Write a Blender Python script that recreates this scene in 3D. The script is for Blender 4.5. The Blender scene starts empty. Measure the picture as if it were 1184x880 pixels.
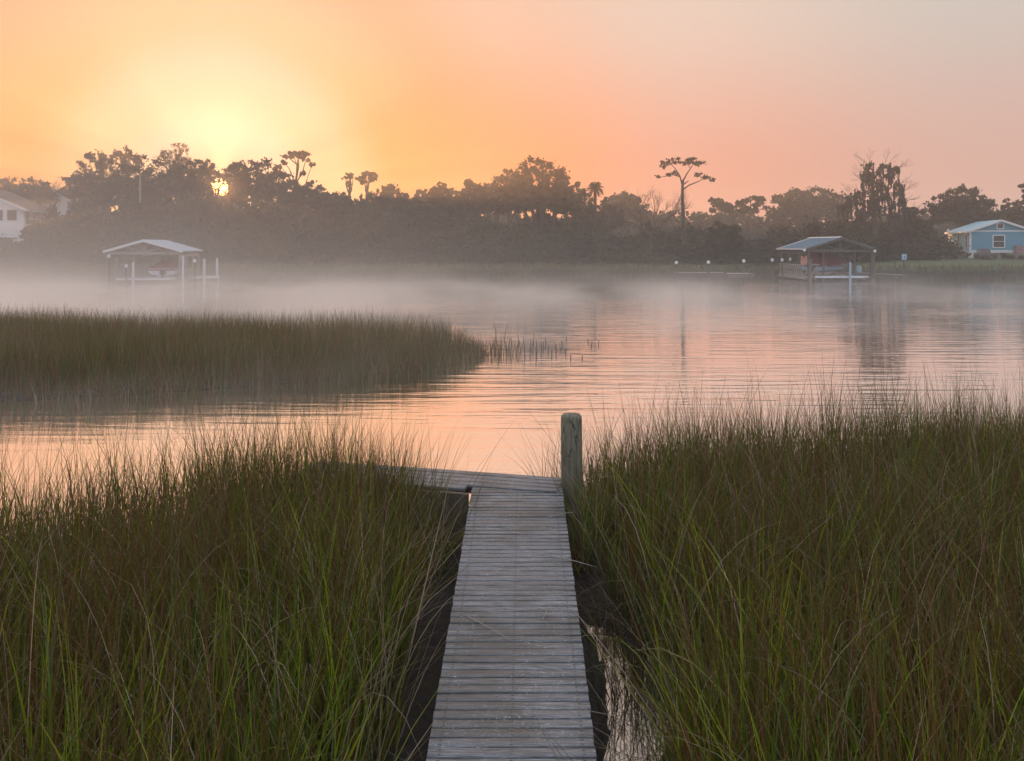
import bpy, math, random
import numpy as np
from mathutils import Vector, Matrix

SC = bpy.context.scene
COL = SC.collection
R = math.radians

# ------------------------------------------------------------------ camera, sky, sun, exposure
H = 2.7                                   # eye height above the water
cam_d = bpy.data.cameras.new('camera')
cam = bpy.data.objects.new('camera', cam_d)
COL.objects.link(cam)
cam.location = (0, 0, H)
cam.rotation_euler = (R(90), 0, 0)
cam_d.sensor_width = 36
cam_d.lens = 36 * 950 / 1184
cam_d.shift_y = -156 / 1184
cam_d.clip_start = 0.05
cam_d.clip_end = 3000
SC.camera = cam

SUN_AZ, SUN_EL = R(-19.6), R(3.75)        # azimuth from +Y towards +X
sun_dir = Vector((math.sin(SUN_AZ) * math.cos(SUN_EL), math.cos(SUN_AZ) * math.cos(SUN_EL), math.sin(SUN_EL)))

world = bpy.data.worlds.new('World')
SC.world = world
world.use_nodes = True
wn, wl = world.node_tree.nodes, world.node_tree.links
wn.clear()
w_out = wn.new('ShaderNodeOutputWorld')


def wmath(op, a, b=None, clamp=False):
    n = wn.new('ShaderNodeMath')
    n.operation = op
    n.use_clamp = clamp
    for i, v in enumerate((a, b)):
        if v is None:
            continue
        if isinstance(v, (int, float)):
            n.inputs[i].default_value = v
        else:
            wl.new(v, n.inputs[i])
    return n.outputs[0]


def wramp(fac, stops):
    n = wn.new('ShaderNodeValToRGB')
    n.color_ramp.interpolation = 'EASE'
    e = n.color_ramp.elements
    e[0].position, e[0].color = stops[0][0], (*stops[0][1], 1)
    e[1].position, e[1].color = stops[-1][0], (*stops[-1][1], 1)
    for p, c in stops[1:-1]:
        s = e.new(p)
        s.color = (*c, 1)
    wl.new(fac, n.inputs[0])
    return n.outputs[0]


def wmix(fac, a, b):
    n = wn.new('ShaderNodeMix')
    n.data_type = 'RGBA'
    wl.new(fac, n.inputs[0])
    wl.new(a, n.inputs[6])
    wl.new(b, n.inputs[7])
    return n.outputs[2]


tc = wn.new('ShaderNodeTexCoord')
sky_vec = tc.outputs['Generated']
dot = wn.new('ShaderNodeVectorMath')
dot.operation = 'DOT_PRODUCT'
wl.new(sky_vec, dot.inputs[0])
dot.inputs[1].default_value = sun_dir
ang = wmath('DIVIDE', wmath('ARCCOSINE', dot.outputs['Value']), R(180))      # 0..1 over 180 degrees from the sun
sep = wn.new('ShaderNodeSeparateXYZ')
wl.new(sky_vec, sep.inputs[0])
elev = wmath('DIVIDE', wmath('ARCSINE', sep.outputs['Z']), R(90))           # 0..1 over 90 degrees
D = 1 / 180
low = wramp(ang, [(0, (1.0, .64, .36)), (3.7 * D, (1.0, .63, .46)), (7 * D, (.96, .49, .25)), (11.7 * D, (.92, .20, .0)),
                  (19.9 * D, (.92, .245, .07)), (32 * D, (.79, .335, .245)), (50 * D, (.67, .40, .34)), (100 * D, (.60, .54, .56)),
                  (1, (.5, .5, .56))])
high = wramp(ang, [(0, (1.1, .90, .7)), (7 * D, (.97, .60, .52)), (11 * D, (.94, .54, .32)), (15.7 * D, (.90, .455, .27)), (22 * D, (.89, .535, .385)),
                   (33 * D, (.82, .61, .50)), (50 * D, (.64, .57, .51)), (100 * D, (.6, .64, .74)), (1, (.5, .56, .66))])
zen = wramp(ang, [(0, (1.5, 1.15, .80)), (40 * D, (1.28, 1.10, .96)), (90 * D, (.88, .98, 1.16)), (1, (.66, .76, .92))])
mr1 = wn.new('ShaderNodeMapRange')
mr1.interpolation_type = 'SMOOTHSTEP'
wl.new(elev, mr1.inputs[0])
mr1.inputs[1].default_value, mr1.inputs[2].default_value = 4 / 90, 16.5 / 90
mr2 = wn.new('ShaderNodeMapRange')
mr2.interpolation_type = 'SMOOTHSTEP'
wl.new(elev, mr2.inputs[0])
mr2.inputs[1].default_value, mr2.inputs[2].default_value = 19 / 90, 50 / 90
grad = wmix(mr2.outputs[0], wmix(mr1.outputs[0], low, high), zen)
# the sun's own disc, a little swollen by the haze
disc = wn.new('ShaderNodeMapRange')
disc.interpolation_type = 'SMOOTHSTEP'
wl.new(ang, disc.inputs[0])
disc.inputs[1].default_value, disc.inputs[2].default_value = .46 * D, .66 * D
disc.inputs[3].default_value, disc.inputs[4].default_value = 1, 0
disc_c = wn.new('ShaderNodeEmission')
disc_c.inputs[0].default_value = (1, .42, .10, 1)
wl.new(wmath('MULTIPLY', disc.outputs[0], 20), disc_c.inputs[1])
bg_grad = wn.new('ShaderNodeBackground')
wl.new(grad, bg_grad.inputs[0])
bg_grad.inputs[1].default_value = .95
nish = wn.new('ShaderNodeTexSky')
nish.sky_type = 'NISHITA'
nish.sun_disc = False
nish.sun_elevation = SUN_EL
nish.sun_rotation = SUN_AZ
nish.dust_density = 2.5
bg_n = wn.new('ShaderNodeBackground')
wl.new(nish.outputs[0], bg_n.inputs[0])
bg_n.inputs[1].default_value = .01
add1 = wn.new('ShaderNodeAddShader')
add2 = wn.new('ShaderNodeAddShader')
wl.new(bg_grad.outputs[0], add1.inputs[0])
wl.new(bg_n.outputs[0], add1.inputs[1])
wl.new(add1.outputs[0], add2.inputs[0])
wl.new(disc_c.outputs[0], add2.inputs[1])
wl.new(add2.outputs[0], w_out.inputs[0])

sun_l = bpy.data.lights.new('sun', 'SUN')
sun_l.energy = 4.5
sun_l.angle = R(.5)
sun_l.color = (1, .46, .18)
sun_o = bpy.data.objects.new('sun', sun_l)
sun_o.rotation_euler = (-sun_dir).to_track_quat('-Z', 'Y').to_euler()
sun_o.location = (-40, 60, 40)
COL.objects.link(sun_o)

SC.view_settings.view_transform = 'Standard'
SC.view_settings.look = 'None'
SC.view_settings.exposure = 0.0
SC.view_settings.gamma = 1
SC.view_settings.use_curve_mapping = False
cy = SC.cycles
cy.use_denoising = True
cy.max_bounces = 8
cy.diffuse_bounces = 3
cy.glossy_bounces = 4
cy.transmission_bounces = 4
cy.transparent_max_bounces = 8
cy.volume_bounces = 4
cy.volume_step_rate = .35
cy.volume_max_steps = 256
cy.sample_clamp_indirect = 4
cy.use_adaptive_sampling = True
cy.adaptive_threshold = .015


def at(px, py, d):
    """world point at depth d whose bearing was read off the photograph"""
    return Vector(((px - 592) / 950 * d, d, H + (284 - py) / 950 * d))


# ------------------------------------------------------------------ helpers
def tag(o, label=None, cat=None, group=None, kind=None):
    if label: o['label'] = label
    if cat: o['category'] = cat
    if group: o['group'] = group
    if kind: o['kind'] = kind
    return o


def empty(name, loc=(0, 0, 0), rz=0):
    o = bpy.data.objects.new(name, None)
    o.empty_display_size = .3
    o.location = loc
    o.rotation_euler = (0, 0, rz)
    COL.objects.link(o)
    return o


def copy_tree(o, parent=None):
    c = o.copy()
    COL.objects.link(c)
    if parent: c.parent = parent
    for ch in list(o.children):
        copy_tree(ch, c)
    return c


class MB:
    def __init__(s):
        s.v, s.f = [], []

    def add(s, vs, fs):
        k = len(s.v)
        s.v += [tuple(v) for v in vs]
        s.f += [tuple(i + k for i in f) for f in fs]
        return s

    def box(s, c, size, rot=None):
        hx, hy, hz = size[0] / 2, size[1] / 2, size[2] / 2
        vs = [Vector((x, y, z)) for x in (-hx, hx) for y in (-hy, hy) for z in (-hz, hz)]
        if rot is not None:
            vs = [rot @ v for v in vs]
        c = Vector(c)
        return s.add([v + c for v in vs], [(0, 1, 3, 2), (4, 6, 7, 5), (0, 4, 5, 1), (2, 3, 7, 6), (0, 2, 6, 4), (1, 5, 7, 3)])

    def beam(s, a, b, w, h):
        a, b = Vector(a), Vector(b)
        d = b - a
        q = d.to_track_quat('Y', 'Z').to_matrix()
        return s.box((a + b) / 2, (w, d.length, h), q)

    def tube(s, pts, rad, n=8, cap=True):
        pts = [Vector(p) for p in pts]
        if not hasattr(rad, '__len__'): rad = [rad] * len(pts)
        vs, fs = [], []
        for i, p in enumerate(pts):
            d = (pts[min(i + 1, len(pts) - 1)] - pts[max(i - 1, 0)])
            d = d.normalized() if d.length > 1e-9 else Vector((0, 0, 1))
            x = d.cross(Vector((0, 1, 0)) if abs(d.y) < .9 else Vector((1, 0, 0))).normalized()
            y = d.cross(x)
            for k in range(n):
                a = 2 * math.pi * k / n
                vs.append(p + (x * math.cos(a) + y * math.sin(a)) * rad[i])
        for i in range(len(pts) - 1):
            for k in range(n):
                k2 = (k + 1) % n
                fs.append((i * n + k, i * n + k2, (i + 1) * n + k2, (i + 1) * n + k))
        if cap:
            fs.append(tuple(range(n))[::-1])
            fs.append(tuple((len(pts) - 1) * n + k for k in range(n)))
        return s.add(vs, fs)

    def prism(s, poly, d):
        """poly: list of 3D points, extruded by vector d"""
        n = len(poly)
        d = Vector(d)
        vs = [Vector(p) for p in poly] + [Vector(p) + d for p in poly]
        fs = [tuple(range(n))[::-1], tuple(range(n, 2 * n))] + [(i, (i + 1) % n, n + (i + 1) % n, n + i) for i in range(n)]
        return s.add(vs, fs)

    def build(s, name, m, parent=None, smooth=False, bevel=0):
        me = bpy.data.meshes.new(name)
        me.from_pydata(s.v, [], s.f)
        me.update()
        import bmesh
        bm = bmesh.new()
        bm.from_mesh(me)
        bmesh.ops.recalc_face_normals(bm, faces=bm.faces)
        if bevel:
            bmesh.ops.bevel(bm, geom=bm.edges[:], offset=bevel, segments=1, affect='EDGES')
        bm.to_mesh(me)
        bm.free()
        me.materials.append(m)
        if smooth:
            me.polygons.foreach_set('use_smooth', [True] * len(me.polygons))
        o = bpy.data.objects.new(name, me)
        COL.objects.link(o)
        if parent: o.parent = parent
        return o


def np_mesh(name, V, F, m, parent=None, col=None, smooth=False, uvw=None):
    """V (n,3), F (k,4) quads"""
    me = bpy.data.meshes.new(name)
    V = np.asarray(V, np.float32)
    F = np.asarray(F, np.int32)
    me.vertices.add(len(V))
    me.vertices.foreach_set('co', V.ravel())
    me.loops.add(F.size)
    me.loops.foreach_set('vertex_index', F.ravel())
    me.polygons.add(len(F))
    me.polygons.foreach_set('loop_start', np.arange(0, F.size, 4, dtype=np.int32))
    if smooth:
        me.polygons.foreach_set('use_smooth', np.ones(len(F), bool))
    if col is not None:
        a = me.color_attributes.new('Col', 'FLOAT_COLOR', 'POINT')
        c = np.ones((len(V), 4), np.float32)
        c[:, :3] = col
        a.data.foreach_set('color', c.ravel())
    if uvw is not None:
        a = me.attributes.new('Plank', 'FLOAT_VECTOR', 'POINT')
        a.data.foreach_set('vector', np.asarray(uvw, np.float32).ravel())
    me.update(calc_edges=True)
    me.materials.append(m)
    o = bpy.data.objects.new(name, me)
    COL.objects.link(o)
    if parent: o.parent = parent
    return o


# ------------------------------------------------------------------ materials
class NT:
    def __init__(s, name):
        s.m = bpy.data.materials.new(name)
        s.m.use_nodes = True
        s.n, s.l = s.m.node_tree.nodes, s.m.node_tree.links
        s.b = s.n['Principled BSDF']
        s.out = s.n['Material Output']

    def new(s, t, **kw):
        n = s.n.new(t)
        for k, v in kw.items(): setattr(n, k, v)
        return n

    def noise(s, scale, detail=4, rough=.55, vec=None, dims='3D'):
        n = s.new('ShaderNodeTexNoise')
        n.inputs['Scale'].default_value = scale
        n.inputs['Detail'].default_value = detail
        n.inputs['Roughness'].default_value = rough
        if vec is not None: s.l.new(vec, n.inputs['Vector'])
        return n.outputs['Fac']

    def coord(s, scale=(1, 1, 1), kind='Object'):
        t = s.new('ShaderNodeTexCoord')
        mp = s.new('ShaderNodeMapping')
        mp.inputs['Scale'].default_value = scale
        s.l.new(t.outputs[kind], mp.inputs['Vector'])
        return mp.outputs[0]

    def ramp(s, fac, stops):
        n = s.new('ShaderNodeValToRGB')
        e = n.color_ramp.elements
        e[0].position, e[0].color = stops[0][0], (*stops[0][1], 1)
        e[1].position, e[1].color = stops[-1][0], (*stops[-1][1], 1)
        for p, c in stops[1:-1]:
            x = e.new(p)
            x.color = (*c, 1)
        s.l.new(fac, n.inputs[0])
        return n.outputs[0]

    def mix(s, fac, a, b, mode='MIX'):
        n = s.new('ShaderNodeMix', data_type='RGBA', blend_type=mode)
        for i, v in ((0, fac), (6, a), (7, b)):
            if isinstance(v, (int, float)): n.inputs[i].default_value = v
            elif isinstance(v, tuple): n.inputs[i].default_value = (*v, 1)
            else: s.l.new(v, n.inputs[i])
        return n.outputs[2]

    def math(s, op, a, b=None, clamp=False):
        n = s.new('ShaderNodeMath', operation=op, use_clamp=clamp)
        for i, v in enumerate((a, b)):
            if v is None: continue
            if isinstance(v, (int, float)): n.inputs[i].default_value = v
            else: s.l.new(v, n.inputs[i])
        return n.outputs[0]

    def maprange(s, v, a, b, c=0, d=1, smooth=True):
        n = s.new('ShaderNodeMapRange')
        if smooth: n.interpolation_type = 'SMOOTHSTEP'
        s.l.new(v, n.inputs[0])
        for i, x in zip((1, 2, 3, 4), (a, b, c, d)): n.inputs[i].default_value = x
        return n.outputs[0]

    def bump(s, h, strength=.5, dist=.02):
        n = s.new('ShaderNodeBump')
        n.inputs['Strength'].default_value = strength
        n.inputs['Distance'].default_value = dist
        s.l.new(h, n.inputs['Height'])
        return n.outputs[0]


def simple(name, col, rough=.6, scale=3, var=.25, bump=.2, metal=0, stretch=(1, 1, 1)):
    t = NT(name)
    f = t.noise(scale, 5, .6, t.coord(stretch))
    c = t.ramp(f, [(.3, tuple(x * (1 - var) for x in col)), (.7, tuple(min(1, x * (1 + var)) for x in col))])
    t.l.new(c, t.b.inputs['Base Color'])
    t.b.inputs['Roughness'].default_value = rough
    t.b.inputs['Metallic'].default_value = metal
    t.l.new(t.bump(f, bump, .02), t.b.inputs['Normal'])
    return t.m


def leafy(name, transl=.3, tint=(1, 1, 1), attr=True, col=(.05, .06, .02), rough=.5, var=.4, gloss=.03):
    t = NT(name)
    t.n.remove(t.b)
    if attr:
        a = t.new('ShaderNodeAttribute', attribute_name='Col')
        c = a.outputs['Color']
    else:
        f = t.noise(.9, 3, .6, t.coord())
        c = t.ramp(f, [(.3, tuple(x * (1 - var) for x in col)), (.7, tuple(x * (1 + var) for x in col))])
    d = t.new('ShaderNodeBsdfDiffuse')
    t.l.new(c, d.inputs[0])
    tr = t.new('ShaderNodeBsdfTranslucent')
    t.l.new(c, tr.inputs[0])
    g = t.new('ShaderNodeBsdfGlossy')
    g.inputs['Roughness'].default_value = rough
    g.inputs['Color'].default_value = (.6, .6, .6, 1)
    m1 = t.new('ShaderNodeMixShader')
    m1.inputs[0].default_value = transl
    t.l.new(d.outputs[0], m1.inputs[1])
    t.l.new(tr.outputs[0], m1.inputs[2])
    m2 = t.new('ShaderNodeMixShader')
    m2.inputs[0].default_value = gloss
    t.l.new(m1.outputs[0], m2.inputs[1])
    t.l.new(g.outputs[0], m2.inputs[2])
    t.l.new(m2.outputs[0], t.out.inputs[0])
    return t.m


M = {}
M['blade'] = leafy('marsh_blade', .42, rough=.42, gloss=.045)
M['oak_leaf'] = leafy('oak_leaf', .4, attr=False, col=(.050, .055, .020))
M['pine_leaf'] = leafy('pine_needle', .2, attr=False, col=(.040, .050, .022))
M['shrub_leaf'] = leafy('shrub_leaf', .25, attr=False, col=(.042, .050, .020))
M['shrub_dark'] = leafy('dark_shrub_leaf', .2, attr=False, col=(.026, .036, .016))
M['shrub_olive'] = leafy('olive_shrub_leaf', .25, attr=False, col=(.070, .068, .026))
M['feather_leaf'] = leafy('feathery_leaf', .6, attr=False, col=(.15, .11, .035))  # colour brightened to hold the gold of the low sun behind
M['moss'] = leafy('hanging_moss', .2, attr=False, col=(.055, .058, .045))
M['bark'] = simple('bark', (.075, .058, .045), .85, 4, .35, .5)
M['pale_bark'] = simple('pale_bark', (.17, .14, .12), .85, 4, .3, .4)
M['grey_wood'] = simple('weathered_post_wood', (.16, .145, .13), .75, 6, .3, .3, stretch=(1, 1, .15))
M['dark_wood'] = simple('treated_wood', (.10, .085, .07), .7, 6, .3, .3, stretch=(1, 1, .2))
M['pale_wood'] = simple('pale_timber', (.34, .31, .28), .7, 5, .2, .2)
M['white_paint'] = simple('white_paint', (.78, .78, .78), .45, 3, .05, .05)
M['white_pvc'] = simple('white_pile_sleeve', (.74, .76, .8), .35, 3, .05, .03)
M['lamp_white'] = simple('lamp_cap', (.85, .86, .86), .3, 3, .03, .02)
M['roof_white'] = simple('pale_metal_roof', (.62, .66, .72), .35, 2, .08, .05, stretch=(8, 1, 1))
M['roof_blue'] = simple('blue_metal_roof', (.13, .23, .31), .45, 2, .1, .05, stretch=(8, 1, 1))
M['ridge_cap'] = simple('ridge_cap_metal', (.7, .68, .66), .35, 2, .05, .05)
M['blue_roof'] = simple('light_blue_roof', (.34, .56, .68), .4, 2, .1, .08, stretch=(10, 1, 1))
M['blue_wall'] = simple('blue_siding', (.10, .33, .46), .55, 2, .06, .1, stretch=(1, 1, 12))
M['blue_wall_lit'] = simple('sunlit_blue_siding', (.30, .55, .64), .55, 2, .06, .1, stretch=(1, 1, 12))  # same blue siding, sunlight on the side walls put into the colour
M['white_wall'] = simple('white_siding', (.84, .86, .9), .6, 2, .05, .1, stretch=(1, 1, 10))
M['shingle'] = simple('brown_shingle', (.085, .07, .06), .85, 5, .25, .3)
M['concrete'] = simple('concrete_block', (.33, .31, .29), .85, 4, .2, .3)
M['near_black'] = simple('near_black_plain', (.03, .028, .026), .9, 2, .2, .1)  # plain near-black colour of the outdrive and one garden pot
M['burgundy'] = simple('burgundy_canvas', (.17, .026, .042), .8, 4, .25, .3)
M['hull_white'] = simple('white_gelcoat', (.72, .73, .76), .2, 2, .04, .02)
M['hull_blue'] = simple('pale_blue_gelcoat', (.35, .48, .6), .25, 2, .05, .02)
M['maroon'] = simple('maroon_stripe', (.16, .04, .07), .3, 2, .1, .02)
M['steel'] = simple('steel', (.5, .5, .5), .3, 3, .1, .03, metal=1)
M['vest'] = simple('salmon_red_vest', (.55, .22, .17), .7, 5, .2, .2)
M['chair_wood'] = simple('chair_paint', (.12, .10, .10), .7, 5, .3, .2)
M['planter'] = simple('planter_clay', (.16, .12, .11), .8, 5, .3, .2)
M['pink_pot'] = simple('pinkish_box', (.34, .2, .2), .7, 5, .2, .2)
M['sign_blue'] = simple('pale_blue_sign', (.38, .50, .60), .4, 4, .05, .03)
M['sign_mark'] = simple('sign_mark', (.10, .28, .45), .4, 4, .05, .03)
M['far_leaf'] = leafy('far_leaf', .2, attr=False, col=(.05, .058, .028))


def glass_mat():
    t = NT('window_glass')
    t.b.inputs['Base Color'].default_value = (.03, .035, .04, 1)
    t.b.inputs['Roughness'].default_value = .06
    f = t.noise(1.5, 2, .5, t.coord())
    t.l.new(t.bump(f, .08, .01), t.b.inputs['Normal'])
    return t.m


M['glass'] = glass_mat()


def deck_mat():
    t = NT('weathered_deck_board')
    a = t.new('ShaderNodeAttribute', attribute_name='Col')
    co = t.coord()
    grain = t.noise(26, 7, .68, t.coord((.22, 5, 5)))
    fine = t.noise(120, 4, .7, t.coord((.15, 3, 3)))
    blot = t.noise(1.9, 5, .6, t.coord((.9, 1.3, 1)))
    base = t.ramp(grain, [(.30, (.06, .055, .053)), (.42, (.14, .145, .158)), (.55, (.255, .265, .288)), (.74, (.43, .45, .49))])
    base = t.mix(.55, base, a.outputs['Color'], 'MULTIPLY')
    fl = t.ramp(fine, [(.36, (.45, .45, .45)), (.55, (1, 1, 1)), (.8, (1.3, 1.3, 1.3))])
    base = t.mix(.65, base, fl, 'MULTIPLY')
    bl = t.maprange(blot, .44, .62)
    base = t.mix(t.math('MULTIPLY', bl, .62), base, (.085, .083, .075))
    # lichen flecks
    vo = t.noise(75, 5, .75, t.coord((.6, 1.3, 1)))
    vo2 = t.noise(3.2, 3, .6, t.coord())
    lich = t.math('MULTIPLY', t.maprange(vo, .585, .64), t.maprange(vo2, .40, .56))
    base = t.mix(t.math('MULTIPLY', lich, .85), base, (.52, .60, .58))
    # nail heads near each end and over the middle stringer, with a little rust
    pk = t.new('ShaderNodeAttribute', attribute_name='Plank')
    ps = t.new('ShaderNodeSeparateXYZ')
    t.l.new(pk.outputs['Vector'], ps.inputs[0])
    du = t.math('ABSOLUTE', t.math('SUBTRACT', ps.outputs[0], .5))
    du = t.math('MINIMUM', t.math('ABSOLUTE', t.math('SUBTRACT', du, .33)), du)
    dv = t.math('ABSOLUTE', t.math('SUBTRACT', t.math('ABSOLUTE', t.math('SUBTRACT', ps.outputs[1], .5)), .016))
    nd = t.math('SQRT', t.math('ADD', t.math('MULTIPLY', du, du), t.math('MULTIPLY', dv, dv)))
    base = t.mix(t.maprange(nd, .004, .013, .55, 0), base, (.10, .06, .04))
    base = t.mix(t.maprange(nd, .0025, .0042, .9, 0), base, (.03, .026, .024))
    # worn dark streaks along single planks, darker long edges
    st = t.noise(3.0, 3, .6, t.coord((.9, 11, 1)))
    base = t.mix(t.maprange(st, .52, .66, 0, .55), base, (.07, .066, .062))
    ed_ = t.math('ABSOLUTE', t.math('SUBTRACT', ps.outputs[1], .5))
    base = t.mix(t.maprange(ed_, .028, .036, 0, .25), base, (.05, .047, .044))
    t.l.new(base, t.b.inputs['Base Color'])
    t.b.inputs['Roughness'].default_value = .5
    hgt = t.math('ADD', grain, t.math('MULTIPLY', fine, .6))
    t.l.new(t.bump(hgt, .6, .006), t.b.inputs['Normal'])
    return t.m


M['deck'] = deck_mat()


def piling_mat():
    t = NT('piling_wood')
    g = t.noise(9, 6, .62, t.coord((4, 4, .35)))
    c = t.ramp(g, [(.3, (.085, .075, .05)), (.5, (.20, .185, .13)), (.72, (.32, .29, .22))])
    gr = t.noise(2.4, 4, .6, t.coord((1, 1, .8)))
    c = t.mix(t.maprange(gr, .48, .68, 0, .6), c, (.12, .145, .085))
    cr = t.noise(5, 3, .5, t.coord((3.2, 3.2, .55)))
    crack = t.math('SUBTRACT', 1, t.maprange(t.math('ABSOLUTE', t.math('SUBTRACT', cr, .5)), 0, .022))
    crm = t.math('MULTIPLY', crack, t.maprange(t.noise(3, 2, .5, t.coord((1, 1, .7))), .44, .5))
    c = t.mix(crm, c, (.03, .025, .02))
    t.l.new(c, t.b.inputs['Base Color'])
    t.b.inputs['Roughness'].default_value = .8
    t.l.new(t.bump(t.math('SUBTRACT', g, t.math('MULTIPLY', crm, .8)), .8, .012), t.b.inputs['Normal'])
    return t.m


M['piling'] = piling_mat()


def water_mat():
    t = NT('river_water')
    t.n.remove(t.b)
    w1 = t.noise(1.0, 2, .5, t.coord((.32, 2.9, 1)))
    w2 = t.noise(1.0, 2, .5, t.coord((1.1, 7.5, 1)))
    w3 = t.noise(1.0, 3, .5, t.coord((.12, .5, 1)))
    patch = t.maprange(t.noise(1.0, 2, .5, t.coord((.05, .10, 1))), .38, .62, .35, 1.0)
    h = t.math('ADD', t.math('ADD', t.math('MULTIPLY', w1, 1.0), t.math('MULTIPLY', w2, .30)), t.math('MULTIPLY', w3, .5))
    bmp = t.new('ShaderNodeBump')
    bmp.inputs['Strength'].default_value = 1
    geo = t.new('ShaderNodeNewGeometry')
    sp = t.new('ShaderNodeSeparateXYZ')
    t.l.new(geo.outputs['Position'], sp.inputs[0])
    patch = t.math('MULTIPLY', patch, t.maprange(sp.outputs['Y'], 6.5, 18, .34, 1))
    t.l.new(t.math('MULTIPLY', patch, .030), bmp.inputs['Distance'])
    t.l.new(h, bmp.inputs['Height'])
    lw = t.new('ShaderNodeLayerWeight')
    lw.inputs[0].default_value = .5
    t.l.new(bmp.outputs[0], lw.inputs['Normal'])
    r = t.new('ShaderNodeValToRGB')
    e = r.color_ramp.elements
    e[0].position, e[0].color = .25, (.04, .04, .04, 1)
    x = e.new(.55); x.color = (.26, .26, .26, 1)
    e[1].position, e[1].color = .92, (.97, .97, .97, 1)
    x = e.new(.74); x.color = (.95, .95, .95, 1)
    t.l.new(lw.outputs['Facing'], r.inputs[0])
    d = t.new('ShaderNodeBsdfDiffuse')
    d.inputs[0].default_value = (.020, .022, .018, 1)
    g = t.new('ShaderNodeBsdfGlossy')
    g.inputs['Roughness'].default_value = .045
    g.inputs['Color'].default_value = (.98, .98, .98, 1)
    t.l.new(bmp.outputs[0], g.inputs['Normal'])
    mx = t.new('ShaderNodeMixShader')
    t.l.new(r.outputs[0], mx.inputs[0])
    t.l.new(d.outputs[0], mx.inputs[1])
    t.l.new(g.outputs[0], mx.inputs[2])
    t.l.new(mx.outputs[0], t.out.inputs[0])
    return t.m


M['water'] = water_mat()


def ground_mat():
    t = NT('lawn_and_bank')
    geo = t.new('ShaderNodeNewGeometry')
    sp = t.new('ShaderNodeSeparateXYZ')
    t.l.new(geo.outputs['Position'], sp.inputs[0])
    f = t.noise(.35, 5, .6, t.coord())
    f2 = t.noise(6, 4, .7, t.coord())
    grass = t.ramp(f, [(.3, (.058, .082, .030)), (.7, (.095, .115, .048))])
    grass = t.mix(.5, grass, t.ramp(f2, [(.3, (.6, .6, .6)), (.7, (1.3, 1.3, 1.2))]), 'MULTIPLY')
    mud = t.ramp(f2, [(.3, (.022, .018, .014)), (.7, (.045, .038, .03))])
    k = t.maprange(sp.outputs['Z'], .5, .8)
    t.l.new(t.mix(k, mud, grass), t.b.inputs['Base Color'])
    t.b.inputs['Roughness'].default_value = .9
    t.l.new(t.bump(f2, .6, .08), t.b.inputs['Normal'])
    return t.m


M['ground'] = ground_mat()
M['mud'] = simple('shade_dark_mud', (.013, .010, .007), .85, 5, .4, .6)  # near-black: deep shade beside the walkway put into the mud colour


# ------------------------------------------------------------------ terrain and water
def bank_y(x):
    return 68 + .8 * math.sin(x * .11 + .6) + .4 * math.sin(x * .31)


def gz(x, y):
    b = bank_y(x)
    t = y - b
    if t < -3: return -1.0
    if t < 0: return -1.0 + (t + 3) / 3 * 1.02
    if t < .9: return .02 + t / .9 * .78
    if t < 20: return .8 + (t - .9) / 19.1 * .95
    return 1.75 + min(1, (t - 20) / 200) * .6


xs = np.concatenate([np.linspace(-250, -70, 19), np.linspace(-66, 66, 67), np.linspace(70, 250, 19)])
ys = np.concatenate([np.linspace(-30, 60, 10), np.linspace(63, 75, 41), np.linspace(76, 96, 12), np.linspace(105, 300, 12)])
V = np.array([(x, y, gz(x, y)) for y in ys for x in xs])
nx = len(xs)
F = [(j * nx + i, j * nx + i + 1, (j + 1) * nx + i + 1, (j + 1) * nx + i) for j in range(len(ys) - 1) for i in range(nx - 1)]
tag(np_mesh('ground', V, F, M['ground'], smooth=True), 'green lawn and dark muddy bank across the river', 'ground', kind='structure')
wv = [(-249, -29, 0), (249, -29, 0), (249, 70.5, 0), (-249, 70.5, 0)]
tag(np_mesh('water', wv, [(0, 1, 2, 3)], M['water']), 'calm rippled river reflecting the orange sky', 'water', kind='structure')

# ------------------------------------------------------------------ marsh grass
rng = np.random.default_rng(7)


def in_poly(P, poly):
    x, y = P[:, 0], P[:, 1]
    ins = np.zeros(len(P), bool)
    n = len(poly)
    for i in range(n):
        x1, y1 = poly[i]
        x2, y2 = poly[(i + 1) % n]
        c = ((y1 > y) != (y2 > y)) & (x < (x2 - x1) * (y - y1) / (y2 - y1 + 1e-12) + x1)
        ins ^= c
    return ins


def edge_dist(P, poly):
    d = np.full(len(P), 1e9)
    n = len(poly)
    for i in range(n):
        a, b = np.array(poly[i]), np.array(poly[(i + 1) % n])
        ab = b - a
        t = np.clip(((P - a) @ ab) / (ab @ ab), 0, 1)
        d = np.minimum(d, np.linalg.norm(P - (a + t[:, None] * ab), axis=1))
    return d


def scatter(poly, n, clump=.5, csize=.11):
    pl = np.array(poly)
    lo, hi = pl.min(0), pl.max(0)
    out = []
    tot = 0
    while tot < n:
        nc = max(20, n // 12)
        c = rng.uniform(lo, hi, (nc, 2))
        k = rng.integers(3, 14, nc)
        p1 = np.repeat(c, k, axis=0) + rng.normal(0, csize, (k.sum(), 2))
        p2 = rng.uniform(lo, hi, (int(k.sum() * (1 - clump) / max(clump, .05)), 2))
        p = np.concatenate([p1, p2])
        p = p[in_poly(p, poly)]
        p = p[fbm(p, 2.7, 77) + rng.normal(0, .16, len(p)) > -.34]      # bare pockets between the clumps
        out.append(p)
        tot += len(p)
    p = np.concatenate(out)
    return p[rng.permutation(len(p))[:n]]


def fbm(P, s, seed=0):
    r = np.random.default_rng(seed)
    v = np.zeros(len(P))
    for o in range(5):
        a = r.uniform(0, 6.28)
        k = s * (1.6 ** o) * np.array([math.cos(a), math.sin(a)])
        v += np.sin(P @ k + r.uniform(0, 6.28)) / (1.25 ** o)
    return v / 3.0


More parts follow.
